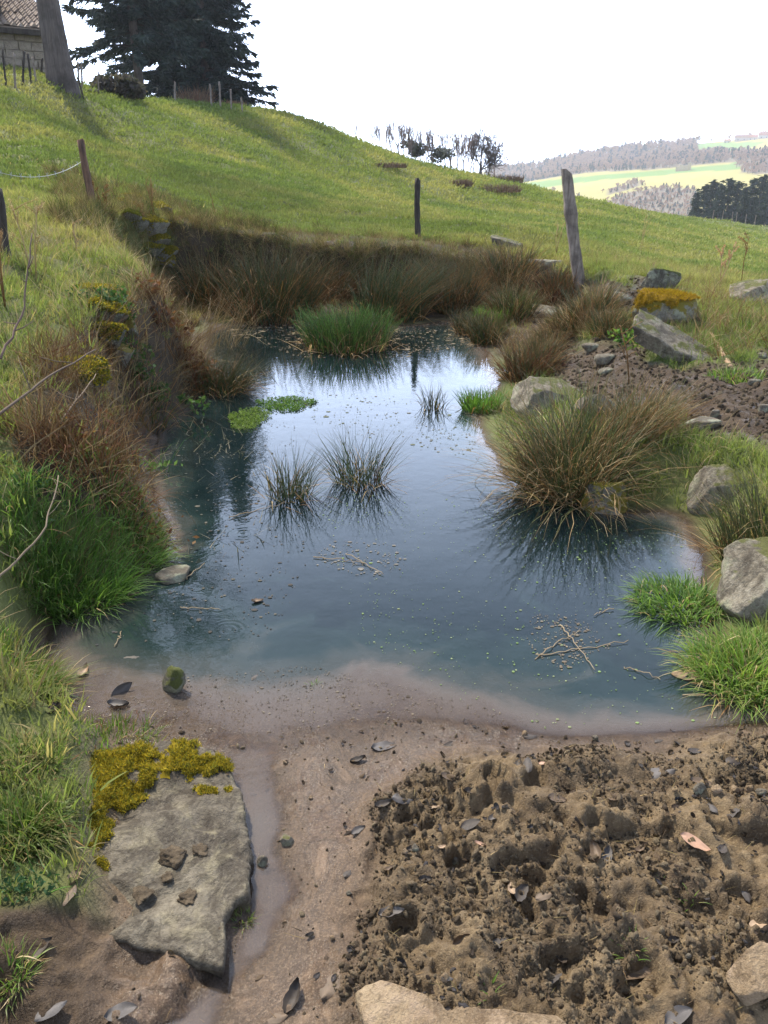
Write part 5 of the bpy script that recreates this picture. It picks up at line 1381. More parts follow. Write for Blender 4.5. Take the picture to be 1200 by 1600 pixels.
tn = np.where((lefttop[ok])[:, None], np.array([.36, .28, .16])*rg.uniform(.7, 1.2, (len(x), 1)), tn)
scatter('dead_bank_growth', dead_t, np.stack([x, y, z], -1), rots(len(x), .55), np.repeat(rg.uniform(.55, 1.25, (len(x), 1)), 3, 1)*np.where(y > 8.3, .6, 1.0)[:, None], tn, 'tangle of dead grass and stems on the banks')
# growth hanging from the cut bank behind the pond
x, y = cand(42000, 8.5, 13.2, -22, 9)
z, s, mu, si, dr, px, py = cover(x, y)
sl = np.hypot(height(x+.05, y)-z, height(x, y+.05)-z)/.05
ok = (s > .3) & (sl > .45) & (rg.uniform(0, 1, len(x)) < .75); x, y, z = x[ok], y[ok], z[ok]
tn = np.array([(.20, .14, .07), (.12, .085, .045), (.10, .12, .035), (.30, .23, .12), (.07, .08, .03)])[rg.integers(0, 5, len(x))]*rg.uniform(.7, 1.2, (len(x), 1))
scatter('hanging_bank_growth', dead_t + long_t[:1], np.stack([x, y, z], -1), np.stack([rg.uniform(.3, 1.2, len(x)), rg.normal(0, .4, len(x)), rg.normal(0, .5, len(x))], -1), np.repeat(rg.uniform(.5, 1.1, (len(x), 1)), 3, 1), tn, 'grass and dead stems hanging over the cut bank')
# meadow
x, y = cand(150000, 11.5, 95.0, -36, 36, 1)
z, s, mu, si, dr, px, py = cover(x, y)
ok = (s > .3) & (dr < .4) & (px > -160) & (px < 1360)
x, y, z, px, py = x[ok], y[ok], z[ok], px[ok], py[ok]
tn = grass_tint(x, y, px, py, len(x))
rr = np.hypot(x, y)
f_ = np.clip(rr/14, 1, 4.2)[:, None]
sc3 = np.concatenate([np.repeat(f_, 2, 1), .8+.45*(f_-1)], 1)*rg.uniform(.6, 1.3, (len(x), 1))
scatter('meadow_grass', far_t, np.stack([x, y, z], -1), rots(len(x), .15), sc3*.9, tn, 'short grazed grass on the hillside meadow')

# ------------------------------------------------------------------ crumbs of soil on the trampled mud
def crumb_proto(i):
    D, F = ico(2); g = np.random.default_rng(950+i)
    P = D*(1 + .45*_noise3(D, 1.7, 950+i)[:, None] + .35*_noise3(D, 4.0, 970+i)[:, None])*np.array([1.2, .85, .6])
    return bpy.data.objects.new('soil_crumb', mesh_np('soil_crumb', P, None, F, np.ones((len(P), 3)), mat=M['crumb']))
n = NT('soil_crumbs'); co = n.coord('Object')
c_ = n.mix(1.0, n.attr('tint', 'INSTANCER'), n.ramp(n.noise(2.5, 4, .7, co), [(.3, .45), (.7, 1.15)]), 'MULTIPLY')
M['crumb'] = n.done(n.principled(c_, .9, n.bump(n.noise(6, 4, .7, co), .7, .15), .25))
cr = [crumb_proto(i) for i in range(5)]
x, y = cand(95000, .85, 2.4, -42, 46)
z, s, mu, si, dr, px, py = cover(x, y); hp = grid_sample(GH, x, y)
dn = fbm(x, y, 7, 3, 505)
ok = (rg.uniform(0, 1, len(x)) < np.where(hp > .4, .45+1.5*dn, .02)) & (s > -.02) & ((hp > .4) | (si > .5))
x, y, z = x[ok], y[ok], z[ok]
sz = np.exp(rg.normal(math.log(.0023), .6, len(x))); sz = np.clip(sz, .001, .010)
pal = np.array([(.19, .138, .082), (.14, .10, .06), (.25, .19, .115), (.09, .064, .04)])
tn = pal[rg.integers(0, 4, len(x))]*rg.uniform(.9, 1.45, (len(x), 1))
scatter('soil_crumbs', cr, np.stack([x, y, z+sz*.25], -1), np.stack([rg.uniform(0, 6, len(x)) for _ in range(3)], -1), np.repeat(sz[:, None], 3, 1), tn, 'loose crumbs of trampled soil')
bits = [blade_proto('straw_bit', 1, .001, (.02, .06), (1.4, 1.55), (-.2, .25), (.0012, .0022), 990+i, M['dead_i'], 4) for i in range(5)]
x, y = cand(5000, .85, 2.3, -42, 46)
z, s, mu, si, dr, px, py = cover(x, y); hp = grid_sample(GH, x, y)
ok = (rg.uniform(0, 1, len(x)) < np.where(hp > .4, .5, .06)) & (s > -.01) & ((hp > .4) | (si > .5)); x, y, z = x[ok], y[ok], z[ok]
scatter('straw_bits', bits, np.stack([x, y, z+.006], -1), rots(len(x), .3), np.repeat(rg.uniform(.4, 1.1, (len(x), 1)), 3, 1), np.array([(.36, .26, .13), (.22, .14, .07), (.10, .07, .045)])[rg.integers(0, 3, len(x))], 'bits of root and straw on the mud')
x, y = cand(22000, 3.6, 9.5, -2, 34)
z, s, mu, si, dr, px, py = cover(x, y)
ok = (mu > .5) & (s > .05); x, y, z = x[ok], y[ok], z[ok]
sz = np.clip(np.exp(rg.normal(math.log(.008), .55, len(x))), .003, .025)
scatter('far_soil_crumbs', cr, np.stack([x, y, z], -1), np.stack([rg.uniform(0, 6, len(x)) for _ in range(3)], -1), np.repeat(sz[:, None], 3, 1), pal[rg.integers(0, 4, len(x))]*.75, 'clods of churned earth on the right bank')

# ------------------------------------------------------------------ fallen leaves, twigs and flakes
def leaf_mesh(name, L, W, curl, seed, colr, wav=.15, lobes=0):
    g = np.random.default_rng(seed); nu, nv = 9, 5
    u = np.linspace(0, 1, nu); v = np.linspace(-1, 1, nv); V = []
    for uu in u:
        w = W*.5*(math.sin(math.pi*min(1, uu**.8*1.0))**.7 if 0 < uu < 1 else 0.02) * (1 + (.10*math.sin(uu*lobes*6.28) if lobes else 0))
        for vv in v:
            X = (uu-.5)*L; Y = vv*w + .06*L*math.sin(uu*3+seed)
            Z = curl*W*(vv*vv)*.9 + curl*L*.35*(uu-.5)**2*4*.5 + wav*W*.25*g.normal()
            V.append((X, Y, Z))
    Q = [(i*nv+j, i*nv+j+1, (i+1)*nv+j+1, (i+1)*nv+j) for i in range(nu-1) for j in range(nv-1)]
    V = np.array(V); C = np.asarray(colr)*np.ones((len(V), 3))*g.uniform(.8, 1.15, (len(V), 1))
    C[np.arange(len(V)) % nv == nv//2] *= 1.35
    me = mesh_np(name, V, Q, None, C, mat=M['wetleaf'])
    return me
n = NT('wet_dead_leaf'); co = n.coord('Object')
c_ = n.mix(n.math('MULTIPLY', n.noise(60, 4, .6, co), .5), n.attr('Col'), (.03, .025, .02))
M['wetleaf'] = n.done(n.principled(c_, .5, n.bump(n.noise(90, 3, .6, co), .3, .004), .35))
LC = {'dark': (.05, .037, .027), 'grey': (.095, .082, .074), 'brown': (.13, .085, .05), 'tan': (.34, .23, .14), 'pink': (.48, .28, .18)}
LM = {k: [leaf_mesh('dead_leaf', 1, .48, c, 30+i+7*j, LC[k], lobes=(0, 3)[i % 2]) for i, c in enumerate((.10, .22, -.12, .38))] for j, k in enumerate(LC)}
LW = {'dark': 'blackened wet leaf pressed into the trampled mud', 'grey': 'shiny grey wet leaf lying on the trampled mud', 'brown': 'curled brown dead leaf on the trampled mud', 'tan': 'dry tan leaf fragment on the trampled mud', 'pink': 'pinkish pale leaf fragment on the trampled mud'}
def dead_leaf(px, py, lpx, kind, rz, label=None, tilt=.25, up=.004, group='auto', pos=None):
    b = hit(px, py) if pos is None else pos
    dist = b[1]*CP - (b[2]-EYE)*SP; L = lpx/FPX*dist*.85
    o = obj('dead_leaf', LM[kind][rg.integers(0, 4)], None, (b[0], b[1], b[2]+min(up, .002)), (rg.normal(0, tilt), rg.normal(0, tilt), rz))
    o.scale = (L, L, L)
    return tag(o, label or LW[kind], 'leaf', (kind + ' leaves on the mud') if group == 'auto' else group)
dead_leaf(1030, 1210, 66, 'grey', .25, 'large long grey leaf with a midrib near the water edge of the mud', .1, .006, None)
dead_leaf(1108, 1258, 40, 'grey', 2.1, None)
dead_leaf(830, 1152, 30, 'dark', .3, 'black curled leaf at the tip of the mud against the water', .1, .006, None)
dead_leaf(612, 1430, 50, 'grey', .1, 'long grey leaf edge along a crack in the mud', .2, .004, None)
dead_leaf(520, 1535, 70, 'brown', 1.1, 'long curled buff leaf at the edge of the silt channel', .15, .01, None)
dead_leaf(985, 1525, 80, 'brown', 0, 'big folded brown leaf below the straggling sprig', .15, .012, None)
dead_leaf(1165, 1400, 36, 'grey', 1.7, None); dead_leaf(1187, 1448, 44, 'tan', .3, 'tan leaf fragments beside the tan blocky stone', .2, .008, None)
dead_leaf(1155, 1540, 60, 'dark', 1.9, 'glossy black leaf leaning on the tan blocky stone', .3, .01, None)
dead_leaf(1085, 1318, 56, 'pink', -.4, 'crumbled pink leaf in the middle of the mud', .1, .008, None)
for px, py, l, k, r_ in [(825, 1195, 40, 'dark', 1.5), (810, 1195, 34, 'dark', 1.4), (848, 1195, 16, 'pink', .2), (750, 1320, 24, 'pink', .1), (677, 1262, 28, 'tan', .1), (945, 1340, 40, 'grey', 1.2), (930, 1335, 44, 'brown', 1.6), (630, 1250, 44, 'grey', .3), (600, 1260, 36, 'dark', .5),
                         (700, 1218, 36, 'brown', .1), (735, 1240, 30, 'dark', .4), (735, 1290, 40, 'dark', .1), (815, 1400, 46, 'dark', .9), (800, 1390, 30, 'tan', 1.7), (850, 1400, 36, 'brown', .4), (980, 1165, 24, 'dark', .9), (1085, 1175, 34, 'dark', .2), (1060, 1165, 22, 'grey', 0), (1030, 1160, 20, 'dark', .3), (1150, 1190, 46, 'dark', .5),
                         (560, 1190, 30, 'dark', .4), (700, 1165, 22, 'dark', .3), (1145, 1268, 50, 'dark', .6), (1095, 1225, 40, 'brown', -.2), (645, 1330, 24, 'dark', .3), (560, 1300, 30, 'grey', .6), (545, 1365, 28, 'dark', 1.1), (690, 1325, 22, 'tan', .9), (905, 1290, 36, 'dark', .2), (870, 1250, 40, 'brown', .1),
                         (720, 1470, 40, 'brown', .5), (865, 1530, 40, 'dark', .6), (880, 1500, 44, 'dark', 1.2), (460, 1560, 60, 'dark', 1.4), (430, 1590, 50, 'brown', .2), (80, 1580, 60, 'grey', .9), (190, 1585, 60, 'grey', .2), (60, 1490, 60, 'dark', .8), (105, 1400, 50, 'brown', 1.4), (120, 1370, 50, 'tan', 1.2),
                         (1050, 1470, 26, 'dark', .4), (1000, 1330, 30, 'brown', .8), (960, 1250, 30, 'brown', .2), (770, 1280, 26, 'grey', .9), (665, 1375, 26, 'dark', .2), (610, 1360, 24, 'brown', .3), (1130, 1330, 36, 'dark', .9), (1060, 1590, 60, 'grey', .2), (780, 1475, 40, 'dark', .3), (700, 1530, 26, 'grey', .3)]:
    dead_leaf(px, py, l, k, r_, LW[k] if not px < 200 else {'grey': 'shiny grey wet leaf in the dark corner beneath the slab', 'dark': 'blackened wet leaf in the dark corner beneath the slab', 'brown': 'curled brown leaf hanging between slab and grass', 'tan': 'dry tan leaf hanging between slab and grass'}[k], group=(k + (' leaves by the slab' if px < 200 else ' leaves on the mud')))
frag = [bpy.data.objects.new('leaf_fragment', leaf_mesh('leaf_fragment', 1, .6, c_, 60+i_, (1, 1, 1))) for i_, c_ in enumerate((.2, .5, -.3))]
for f_ in frag: f_.data.materials.clear(); f_.data.materials.append(M['dead_i'])
x, y = cand(2600, .85, 2.3, -42, 46); z, s, mu, si, dr, px, py = cover(x, y); hp = grid_sample(GH, x, y)
ok = (s > -.02) & ((hp > .4) | ((si > .5) & (rg.uniform(0, 1, len(x)) < .2))) & (rg.uniform(0, 1, len(x)) < .35+.9*fbm(x, y, 5, 2, 515)); x, y, z = x[ok], y[ok], z[ok]
scatter('leaf_litter', frag, np.stack([x, y, z+.003], -1), rots(len(x), .3), np.repeat(rg.uniform(.008, .026, (len(x), 1)), 3, 1), np.array([(.035, .026, .02), (.06, .043, .03), (.10, .07, .045), (.05, .045, .045)])[rg.integers(0, 4, len(x))], 'rotting leaf litter trodden into the mud')
# leaves standing in the shallow silt
for px, py, l, r_, lab in [(190, 1082, 50, .9, 'tall grey leaf standing up in the silt'), (185, 1103, 40, .1, 'black leaf lying flat beside the upright grey leaf'), (130, 1052, 36, 1.4, 'curled buff leaf in the shallow silt'), (115, 1090, 34, -.3, 'black crumpled leaf in the shallow silt'), (205, 1028, 34, .1, 'small black leaf farther out in the shallows'),
                           (85, 1110, 40, 1.6, 'dark leaf stuck against the grass edge'), (400, 1058, 26, 1.2, 'tiny dark leaf speck out on the silt shoal'), (205, 930, 30, .2, 'tan leaf floating off the left bank'), (402, 940, 22, .2, 'orange leaf floating on open water'), (600, 1168, 50, .2, 'thin grey twig-like leaf on the silt'), (1075, 1060, 60, -.3, 'straw-coloured leaf afloat by the bright grass')]:
    k = 'grey' if 'grey' in lab else 'tan' if any(q_ in lab for q_ in ('tan', 'orange', 'buff', 'straw')) else 'dark'
    o = dead_leaf(px, py, l, k, r_, lab, .05, .001, None)
    if 'standing' in lab: o.rotation_euler = (1.1, -.4, .7)
# pebbles on the mud
for k, (px, py, w_) in enumerate([(648, 1330, 14), (633, 1335, 12), (668, 1240, 9), (712, 1350, 12), (905, 1330, 10), (895, 1292, 8), (1075, 1500, 12), (1040, 1355, 8), (445, 1195, 8), (545, 1400, 10), (560, 1440, 9), (485, 1250, 8), (1190, 1245, 18), (1150, 1240, 16), (1120, 1238, 18), (1095, 1240, 22), (1170, 1238, 14), (696, 1535, 16), (410, 1352, 18), (520, 1470, 10), (820, 1150, 10), (930, 1158, 10)]):
    rock(px, py, w_, w_*.8, 170+k, M['rock_sand' if k % 3 else 'rock_grey'], 'small pebble pressed into the wet mud', 'pebble', .8, 3, 9, .06, sink=.4, cat='pebble', group='pebbles in the mud')

# ------------------------------------------------------------------ twigs, stalks and brambles of the left bank
def stick(name, pts, r0, r1, label, colr, cat='stick', side=0, seed=0, mat='twig'):
    g = np.random.default_rng(seed); a = Acc(); pts = np.asarray(pts, float)
    tt = np.linspace(0, 1, 14); s0 = np.linspace(0, 1, len(pts))
    P = np.stack([np.interp(tt, s0, pts[:, i]) for i in range(3)], -1) + g.normal(0, .003, (14, 3))
    tube(a, P, np.linspace(r0, r1, 14), 6, colr)
    for k in range(side):
        i = g.integers(3, 12); d = g.normal(0, 1, 3); d[2] = abs(d[2]); d /= np.linalg.norm(d); L = np.linalg.norm(P[-1]-P[0])*g.uniform(.08, .2)
        tube(a, np.array([P[i], P[i]+d*L*.5, P[i]+d*L+[0, 0, L*.1]]), [r1, r1*.8, r1*.5], 4, colr)
    return tag(obj(name, a.mesh(name, M[mat])), label, cat)
A_, B_ = at_y(-30, 670, 3.0), at_y(150, 545, 3.9)
stick('stick', [A_, (A_+B_)/2+[0, 0, .02], B_], .007, .003, 'long straight bare stick slanting out from the left bank', (.15, .11, .08), side=2, seed=1)
A_, M_, B_ = at_y(-10, 915, 2.25), at_y(70, 830, 2.45), at_y(92, 745, 2.7)
stick('twig', [A_, M_, B_], .0045, .002, 'knobbly bare twig rising in front of the left grass tuft', (.26, .20, .13), side=3, seed=2)
A_, M_, B_ = at_y(0, 560, 3.2), at_y(35, 490, 3.4), at_y(52, 365, 3.6)
stick('twig', [A_, M_, B_], .006, .003, 'tall thin dead twig standing at the left edge of the bank', (.18, .12, .09), side=4, seed=3)
A_, B_ = at_y(60, 700, 3.2), at_y(150, 585, 3.9)
stick('twig', [A_, (A_+B_)/2+[.03, 0, .03], B_], .005, .002, 'thin pale twig crossing the brown bramble tangle', (.30, .22, .15), side=2, seed=4)
A_, B_ = hit(1142, 575), at_y(1112, 522, 6.6)
stick('stick', [A_, B_], .02, .014, 'pale broken stick leaning on the tilted slab', (.40, .27, .16), seed=5)
for k, (p, q_, lab) in enumerate([((838, 1025), (985, 1002), 'long pale straw floating near the right grass'), ((875, 975), (930, 1048), 'crossing straw in the floating star of debris'), ((838, 1028), (905, 985), 'short straw in the floating star of debris'), ((975, 1042), (1035, 1062), 'bent straw floating off the lush tuft'), ((1065, 1085), (1165, 1092), 'thin straight straw floating along the mud edge'), ((540, 865), (600, 898), 'bent straw on the open water'), ((360, 808), (450, 785), 'yellowish straw trailing from the small rush tuft'), ((280, 950), (345, 952), 'straw floating beside the flat round stone'), ((180, 1010), (190, 985), 'pink straw standing in the shallows'), ((490, 870), (570, 880), 'fine straw adrift in mid-pond'), ((290, 905), (320, 880), 'straw leaning by the flat round stone'), ((960, 952), (930, 960), 'green-tipped straw off the low grass mat')]):
    A_, B_ = at_z(*p, .006), at_z(*q_, .006)
    stick('straw', [A_, (A_+B_)/2+[.0, .01, 0], B_], .0022, .0013, lab, (.30, .23, .15), 'straw', seed=20+k, mat='dead')

def bramble(px, py, w, h, n_, label, seed, cols, depth=.4, name='dead_bramble', cat='bramble', base=None, leaves=0, az=None, dp=(.5, 1.9), lcols=None):
    b = hit(px, py) if base is None else np.asarray(base, float); g = np.random.default_rng(seed)
    dist = b[1]*CP - (b[2]-EYE)*SP; W, H = w/FPX*dist*.5, h/FPX*dist
    t = thing(name, label, cat, b)
    a = Acc(); stems(a, n_, W*.7, (H*.6, H*1.5), (.1, 1.2), dp, (.003, .0065), cols, g, 7, 3, (0, 0), False, zg(b[0], b[1], b[2]), .15, az=az)
    obj('stems', a.mesh('stems', M['dead']), t)
    if leaves:
        a = Acc(); q_ = [(g.normal(0, W*.5), g.normal(0, W*.35), 0) for _ in range(14)]
        bz_ = zg(b[0], b[1], b[2])(np.array([c[0] for c in q_]), np.array([c[1] for c in q_]))
        leaf_cloud(a, leaves, [(c[0], c[1], float(z_)+H*.25) for c, z_ in zip(q_, bz_)], [W*g.uniform(.25, .5) for _ in q_], .016*dist/4, lcols or cols, g, .8)
        obj('leaves', a.mesh('leaves', M['leaf'], False), t)
    return t
bramble(285, 560, 110, 80, 150, 'rust-red dead bramble heap hanging over the far left water', 801, RED_D+BROWN_R[:2], leaves=500, lcols=RED_D)
bramble(255, 480, 130, 60, 190, 'tan dead grass heap below the mossy wall stones', 802, STRAW, leaves=0)
bramble(330, 540, 150, 90, 120, 'pale arching dead stems fanning over the corner of the pond', 803, STRAW[:3], az=(.2, .7), dp=(.2, 1.0))
bramble(150, 720, 190, 90, 230, 'brown bramble tangle halfway along the left bank', 804, BROWN_R+RED_D, leaves=260, lcols=RED_D+BROWN_R[:1])
bramble(60, 680, 150, 80, 170, 'brown dead stem tangle under the long bare stick', 805, BROWN_R+STRAW[1:2])
bramble(220, 650, 110, 80, 120, 'dark stem tangle beneath the green bramble leaves', 806, BROWN_R[:3]+DARK_R)
IVY = [(.04, .085, .025), (.06, .11, .03), (.03, .065, .02), (.09, .14, .05)]
bramble(225, 590, 100, 90, 40, 'green-leaved bramble on the face of the left wall', 807, BROWN_R, leaves=520, lcols=IVY, name='leafy_bramble')
bramble(195, 540, 70, 60, 20, 'ivy patch under the yellow moss of the wall', 808, BROWN_R, leaves=320, lcols=IVY, name='ivy', cat='ivy')
bramble(60, 780, 110, 60, 20, 'leafy green weed above the left grass tuft', 809, DEEPG, leaves=220, lcols=IVY+[(.12, .19, .06)], name='leafy_weed', cat='weed')
bramble(245, 740, 50, 60, 10, 'pale-leaved sprig at the water edge of the left bank', 810, DEEPG, leaves=60, lcols=[(.14, .22, .07), (.09, .15, .04)], name='leafy_weed', cat='weed')
bramble(40, 1390, 90, 60, 6, 'dark rounded weed leaves under the slab bank', 811, DEEPG, leaves=200, lcols=[(.035, .075, .03), (.05, .10, .04)], name='leafy_weed', cat='weed')
bramble(990, 535, 60, 40, 6, 'fresh nettle patch at the left end of the tilted slab', 812, DEEPG, leaves=160, lcols=FRESH, name='nettle_patch', cat='weed')
bramble(1095, 500, 100, 40, 60, 'tan dead stems between the orange moss and the tilted slab', 813, STRAW)

def dry_stalk(px, py, h, label, seed, cols=STRAW, heads=True, n_=1):
    b = hit(px, py); dist = b[1]*CP - (b[2]-EYE)*SP; H = h/FPX*dist; g = np.random.default_rng(seed); a = Acc()
    t = thing('dry_stalk', label, 'stalk', b)
    tops = []
    for k in range(n_):
        d = np.array([g.normal(0, .12), g.normal(0, .1), 1.0]); P = np.array([[g.normal(0, .03)*k, 0, -.05], d*H*.5, d*H + [g.normal(0, .03), 0, 0]])
        tube(a, P, [.006, .005, .003], 5, cols[0])
        for j in range(6):
            s_ = g.uniform(.4, .95); q0 = P[0]*(1-s_)+P[2]*s_; e_ = q0 + np.array([g.normal(0, .35), g.normal(0, .3), g.uniform(.3, .7)])*H*.35
            tube(a, np.array([q0, (q0+e_)/2+[0, 0, .01], e_]), [.003, .0025, .002], 4, cols[1]); tops.append((q0, e_))
    obj('stem', a.mesh('stem', M['dead']), t)
    if heads:
        a = Acc(); c_ = [q0*(1-f)+e_*f for q0, e_ in tops for f in (.5, .75, 1.0)]
        leaf_cloud(a, 40*len(c_)//3*n_ if n_ < 2 else 22*len(c_), c_, [H*.03]*len(c_), .0035*dist/4, cols, g, 1.0); obj('seed_heads', a.mesh('seed_heads', M['dead'], False), t)['kind'] = 'stuff'
dry_stalk(8, 480, 110, 'brown dock stalk with seed heads beside the stout dark post', 821, BROWN_R+[(.30, .19, .12)], True, 2)
dry_stalk(55, 440, 110, 'tall tan dock stalk with seed heads on the left bank', 822, STRAW, True, 2)
dry_stalk(240, 345, 55, 'dry branched thistle stalk on top of the mossy wall', 823, BROWN_R, False, 3)
dry_stalk(165, 335, 40, 'dry brown stalks next to the foot of the red-brown post', 824, BROWN_R, True, 2)
dry_stalk(225, 375, 55, 'single dark dry stalk against the wall moss', 825, BROWN_R, True, 1)
dry_stalk(120, 400, 50, 'pale dry stalk on the grassy left bank', 826, STRAW, True, 1)
dry_stalk(338, 345, 40, 'thin dry stalk on the meadow above the back wall', 827, BROWN_R, False, 1)
dry_stalk(1125, 445, 55, 'feathery tan dead stalk on the crest', 828, [(.42, .28, .17), (.36, .22, .13)], True, 2)
dry_stalk(1158, 445, 70, 'dark brown dock stalk on the crest by the grey tilted stone', 829, BROWN_R, True, 1)
dry_stalk(1000, 400, 60, 'thin straw stalk on the meadow right of the pale post', 830, STRAW, False, 2)
dry_stalk(870, 400, 50, 'thin straw stalk just left of the pale post', 831, STRAW, False, 2)
dry_stalk(985, 600, 90, 'upright dead flower stalk in the mud near the tilted slab', 832, BROWN_R, False, 1)

# ------------------------------------------------------------------ floating weed and duckweed
def weed_mat(px, py, w, h, label, seed, cols):
    b = at_z(px, py, .0); dist = b[1]*CP+EYE*SP; g = np.random.default_rng(seed); W = w/FPX*dist*.5; D2 = h/FPX*dist*.5/max(.2, EYE/math.hypot(b[1], EYE))
    t = thing('water_weed', label, 'water weed', b)
    a = Acc(); n_ = 900; r = np.sqrt(g.uniform(0, 1, n_)); th_ = g.uniform(0, 6.28, n_)
    X, Y = W*r*np.cos(th_)*(1+.2*np.sin(3*th_)), D2*r*np.sin(th_)
    for i in range(1): leaf_cloud(a, n_*2, np.stack([X, Y, np.full(n_, .012)], -1), np.full(n_, .014), .008, cols, g, .8)
    stems(a, 260, W*.8, (.02, .05), (.1, .9), (.1, .8), (.004, .007), cols, g, 2, 3, flat=True)
    obj('leaves', a.mesh('leaves', M['leaf'], False), t)
weed_mat(447, 632, 88, 22, 'bright green water weed mat floating right of the dark tangle', 841, FRESH)
weed_mat(388, 655, 60, 34, 'yellow-green water weed patch at the foot of the dark tangle', 842, [(.17, .24, .06), (.12, .18, .04)])
weed_mat(345, 500, 70, 16, 'dull green weed film in the far left corner of the pond', 843, [(.10, .12, .05), (.14, .14, .07)])
def floaters(name, n_, poly, size, cols, label, seed):
    g = np.random.default_rng(seed); xs, ys = [], []
    pp = np.array([at_z(px, py, 0)[:2] for px, py in poly]); lo_, hi_ = pp.min(0), pp.max(0)
    x = g.uniform(lo_[0], hi_[0], n_*3); y = g.uniform(lo_[1], hi_[1], n_*3)
    k = in_poly(x, y, pp) & (grid_sample(GS, x, y) < -.02) & (g.uniform(0, 1, n_*3) < .25+.9*np.clip(fbm(x, y, 2.4, 3, seed)+.2, 0, 1))
    x, y = x[k], y[k]; m = len(x); q = np.arange(5)*2*np.pi/5
    S = size*np.exp(g.normal(0, .5, m)); rt_ = g.uniform(0, 6, m)
    V = np.stack([x[:, None]+S[:, None]*np.cos(q+rt_[:, None])*g.uniform(.6, 1.5, (m, 1)), y[:, None]+S[:, None]*np.sin(q+rt_[:, None]), np.full((m, 5), .0025)], -1)
    Vc = np.stack([x, y, np.full(m, .0045)], -1)
    A = np.concatenate([V, Vc[:, None]], 1).reshape(-1, 3); st = (np.arange(m)*6)[:, None]
    T = np.stack([st+np.arange(5), st+(np.arange(5)+1) % 5, np.repeat(st+5, 5, 1)], -1).reshape(-1, 3)
    C = np.repeat(np.asarray(cols)[g.integers(0, len(cols), m)]*g.uniform(.8, 1.2, (m, 1)), 6, 0)
    tag(obj(name, mesh_np(name, A, None, T, C, mat=M['leaf'])), label, None, None, 'stuff')
floaters('duckweed', 1300, [(480, 760), (900, 800), (1100, 860), (1180, 1070), (1180, 1125), (850, 1140), (700, 1090), (560, 1000)], .0018, [(.22, .30, .12), (.30, .34, .18), (.16, .24, .08)], 'specks of duckweed scattered on the water', 851)
floaters('silt_scum', 2600, [(250, 1060), (480, 1040), (640, 1075), (850, 1130), (700, 1160), (420, 1190), (150, 1120)], .0014, [(.22, .185, .145), (.16, .13, .105), (.09, .075, .06)], 'pale flecks of scum over the silt shoal', 857)
floaters('floating_scum', 900, [(240, 700), (460, 650), (480, 900), (420, 1000), (150, 1010), (220, 900)], .0032, [(.09, .08, .07), (.14, .125, .10), (.06, .06, .06)], 'dark flecks of scum on the left of the pond', 852)
floaters('floating_chaff', 420, [(830, 960), (900, 960), (960, 1010), (880, 1050), (820, 1020)], .0028, [(.24, .20, .15), (.18, .145, .11)], 'pale chaff gathered round the floating straws', 853)
floaters('floating_chaff', 420, [(520, 845), (620, 850), (640, 885), (580, 905), (480, 880)], .0035, [(.24, .22, .19), (.18, .165, .15)], 'pale chaff adrift in mid-pond', 854)
floaters('floating_chaff', 700, [(460, 610), (640, 620), (730, 660), (760, 720), (640, 700), (480, 660)], .005, [(.20, .19, .17), (.16, .17, .11)], 'pale flecks strewn over the far water', 855)
floaters('floating_chaff', 1400, [(380, 500), (760, 495), (750, 540), (620, 560), (470, 560), (350, 520)], .008, [(.22, .16, .10), (.30, .23, .15), (.10, .08, .06)], 'brown litter along the far shore', 856)

g = np.random.default_rng(31); pp = np.array([at_z(px, py, 0)[:2] for px, py in [(255, 560), (330, 540), (420, 560), (430, 640), (400, 720), (460, 800), (330, 900), (200, 1000), (120, 1000), (230, 860), (240, 700)]])
x = g.uniform(pp[:, 0].min(), pp[:, 0].max(), 1500); y = g.uniform(pp[:, 1].min(), pp[:, 1].max(), 1500)
k = in_poly(x, y, pp) & (grid_sample(GS, x, y) < -.02) & (fbm(x, y, 1.6, 3, 88) > .02); x, y = x[k], y[k]
scatter('floating_reed_litter', bits, np.stack([x, y, np.full(len(x), .003)], -1), np.stack([g.normal(0, .04, len(x)), g.normal(0, .04, len(x)), g.uniform(0, 6.3, len(x))], -1), np.repeat(g.uniform(1.0, 3.6, (len(x), 1)), 3, 1), np.array([(.20, .17, .12), (.12, .10, .08), (.28, .23, .16)])[g.integers(0, 3, len(x))], 'dead reed litter floating along the left bank')

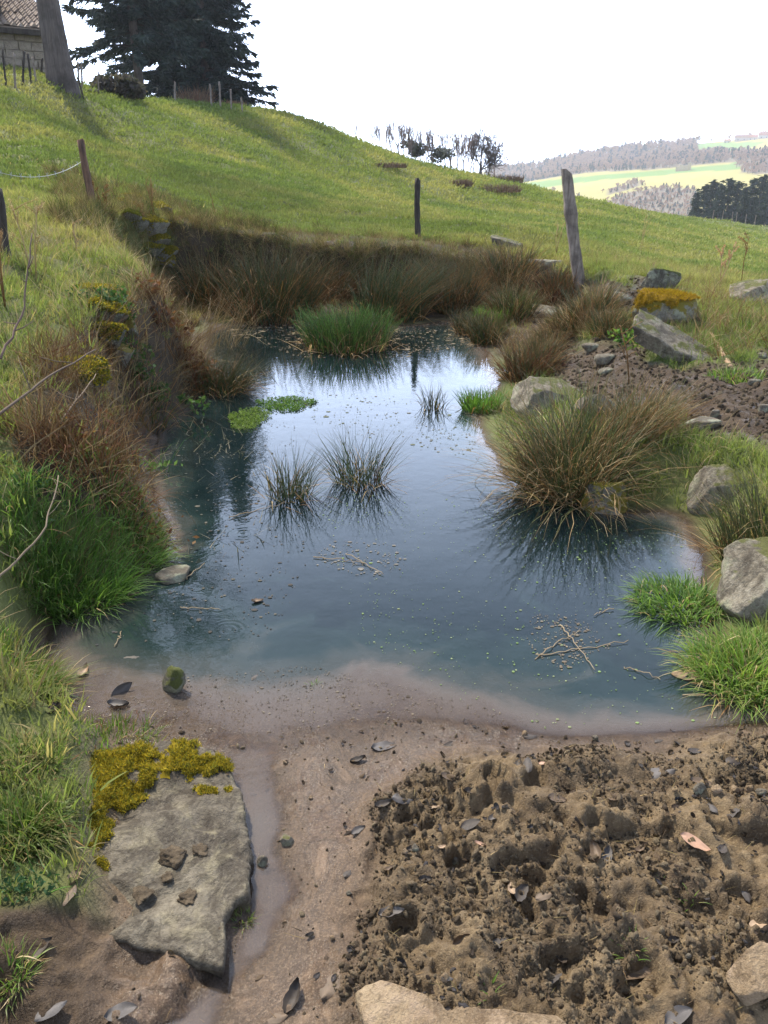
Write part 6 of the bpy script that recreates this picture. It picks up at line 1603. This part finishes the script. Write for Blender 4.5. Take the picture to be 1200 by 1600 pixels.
# ------------------------------------------------------------------ woods on the far hillside
def far_tree(i, conifer):
    g = np.random.default_rng(980+i); a = Acc()
    if conifer: leaf_cloud(a, 260, [(0, 0, z_) for z_ in (1.5, 3, 4.5, 6, 7.5)], [2.2, 1.9, 1.5, 1.0, .6], .7, [(.03, .045, .035), (.045, .06, .04)], g)
    else:
        tube(a, [(0, 0, -1), (0, 0, 3), (.2, 0, 6)], [.3, .22, .1], 4, (.10, .08, .07))
        leaf_cloud(a, 300, [(g.normal(0, 1.3), g.normal(0, 1.3), g.uniform(2.5, 6.5)) for _ in range(9)], [g.uniform(.9, 1.7) for _ in range(9)], .45, [(.33, .19, .115), (.38, .235, .145), (.24, .155, .10)], g)
    return bpy.data.objects.new('far_tree', a.mesh('far_tree', M['needles'], False))
fts = [far_tree(i, False) for i in range(3)] + [far_tree(9, True)]
wi = np.argwhere(fwood & (FR > 420) & (FR < 1165) & (FX > 80)); g = np.random.default_rng(5)
sel = wi[g.integers(0, len(wi), 4200)]
X = FX[sel[:, 0], sel[:, 1]] + g.normal(0, 3, len(sel)); Y = FY[sel[:, 0], sel[:, 1]] + g.normal(0, 3, len(sel)); Z = FZ[sel[:, 0], sel[:, 1]]
s3 = np.repeat(g.uniform(.7, 1.5, (len(sel), 1)), 3, 1)*np.clip((np.hypot(X, Y)/1150)**2, .2, 1)[:, None]
scatter('far_woods', fts, np.stack([X, Y, Z], -1), np.stack([np.zeros(len(sel)), np.zeros(len(sel)), g.uniform(0, 6, len(sel))], -1), s3, np.ones((len(sel), 3)), 'brown winter woods across the valley')
# trees one can tell apart along the far ridge
for k, (px, s_) in enumerate([(828, 1.2), (845, 1.6), (858, 1.0), (872, 1.4), (885, 1.2), (912, 1.9), (958, 1.3), (1089, 1.9), (1108, 1.2), (1136, 1.5), (1166, 1.3), (1189, 1.6)]):
    d = ray(px, 240); az = math.atan2(d[0], d[1]); r = 1135.; x, y = r*math.sin(az), r*math.cos(az)
    o = obj('ridge_tree', fts[k % 3].data, None, (x, y, fz(x, y)), (0, 0, k)); o.scale = (s_*.9, s_*.9, s_*.85)
    tag(o, 'single winter tree standing up on the far ridge line', 'tree', 'trees along the far ridge')

# ------------------------------------------------------------------ haze in the valley air
a = Acc(); box(a, -2400, 2400, -40, 2750, -110, 150)
hz = obj('haze', a.mesh('haze', None, False)); hz['kind'] = 'stuff'; hz['label'] = 'pale damp haze in the valley air'
n = NT('valley_haze')
pv_ = n.n('ShaderNodeVolumePrincipled', {'Color': (.86, .90, 1.0, 1), 'Density': .0003, 'Anisotropy': .3})
n.t.links.new(pv_.outputs[0], n.out.inputs['Volume']); hz.data.materials.append(n.m)
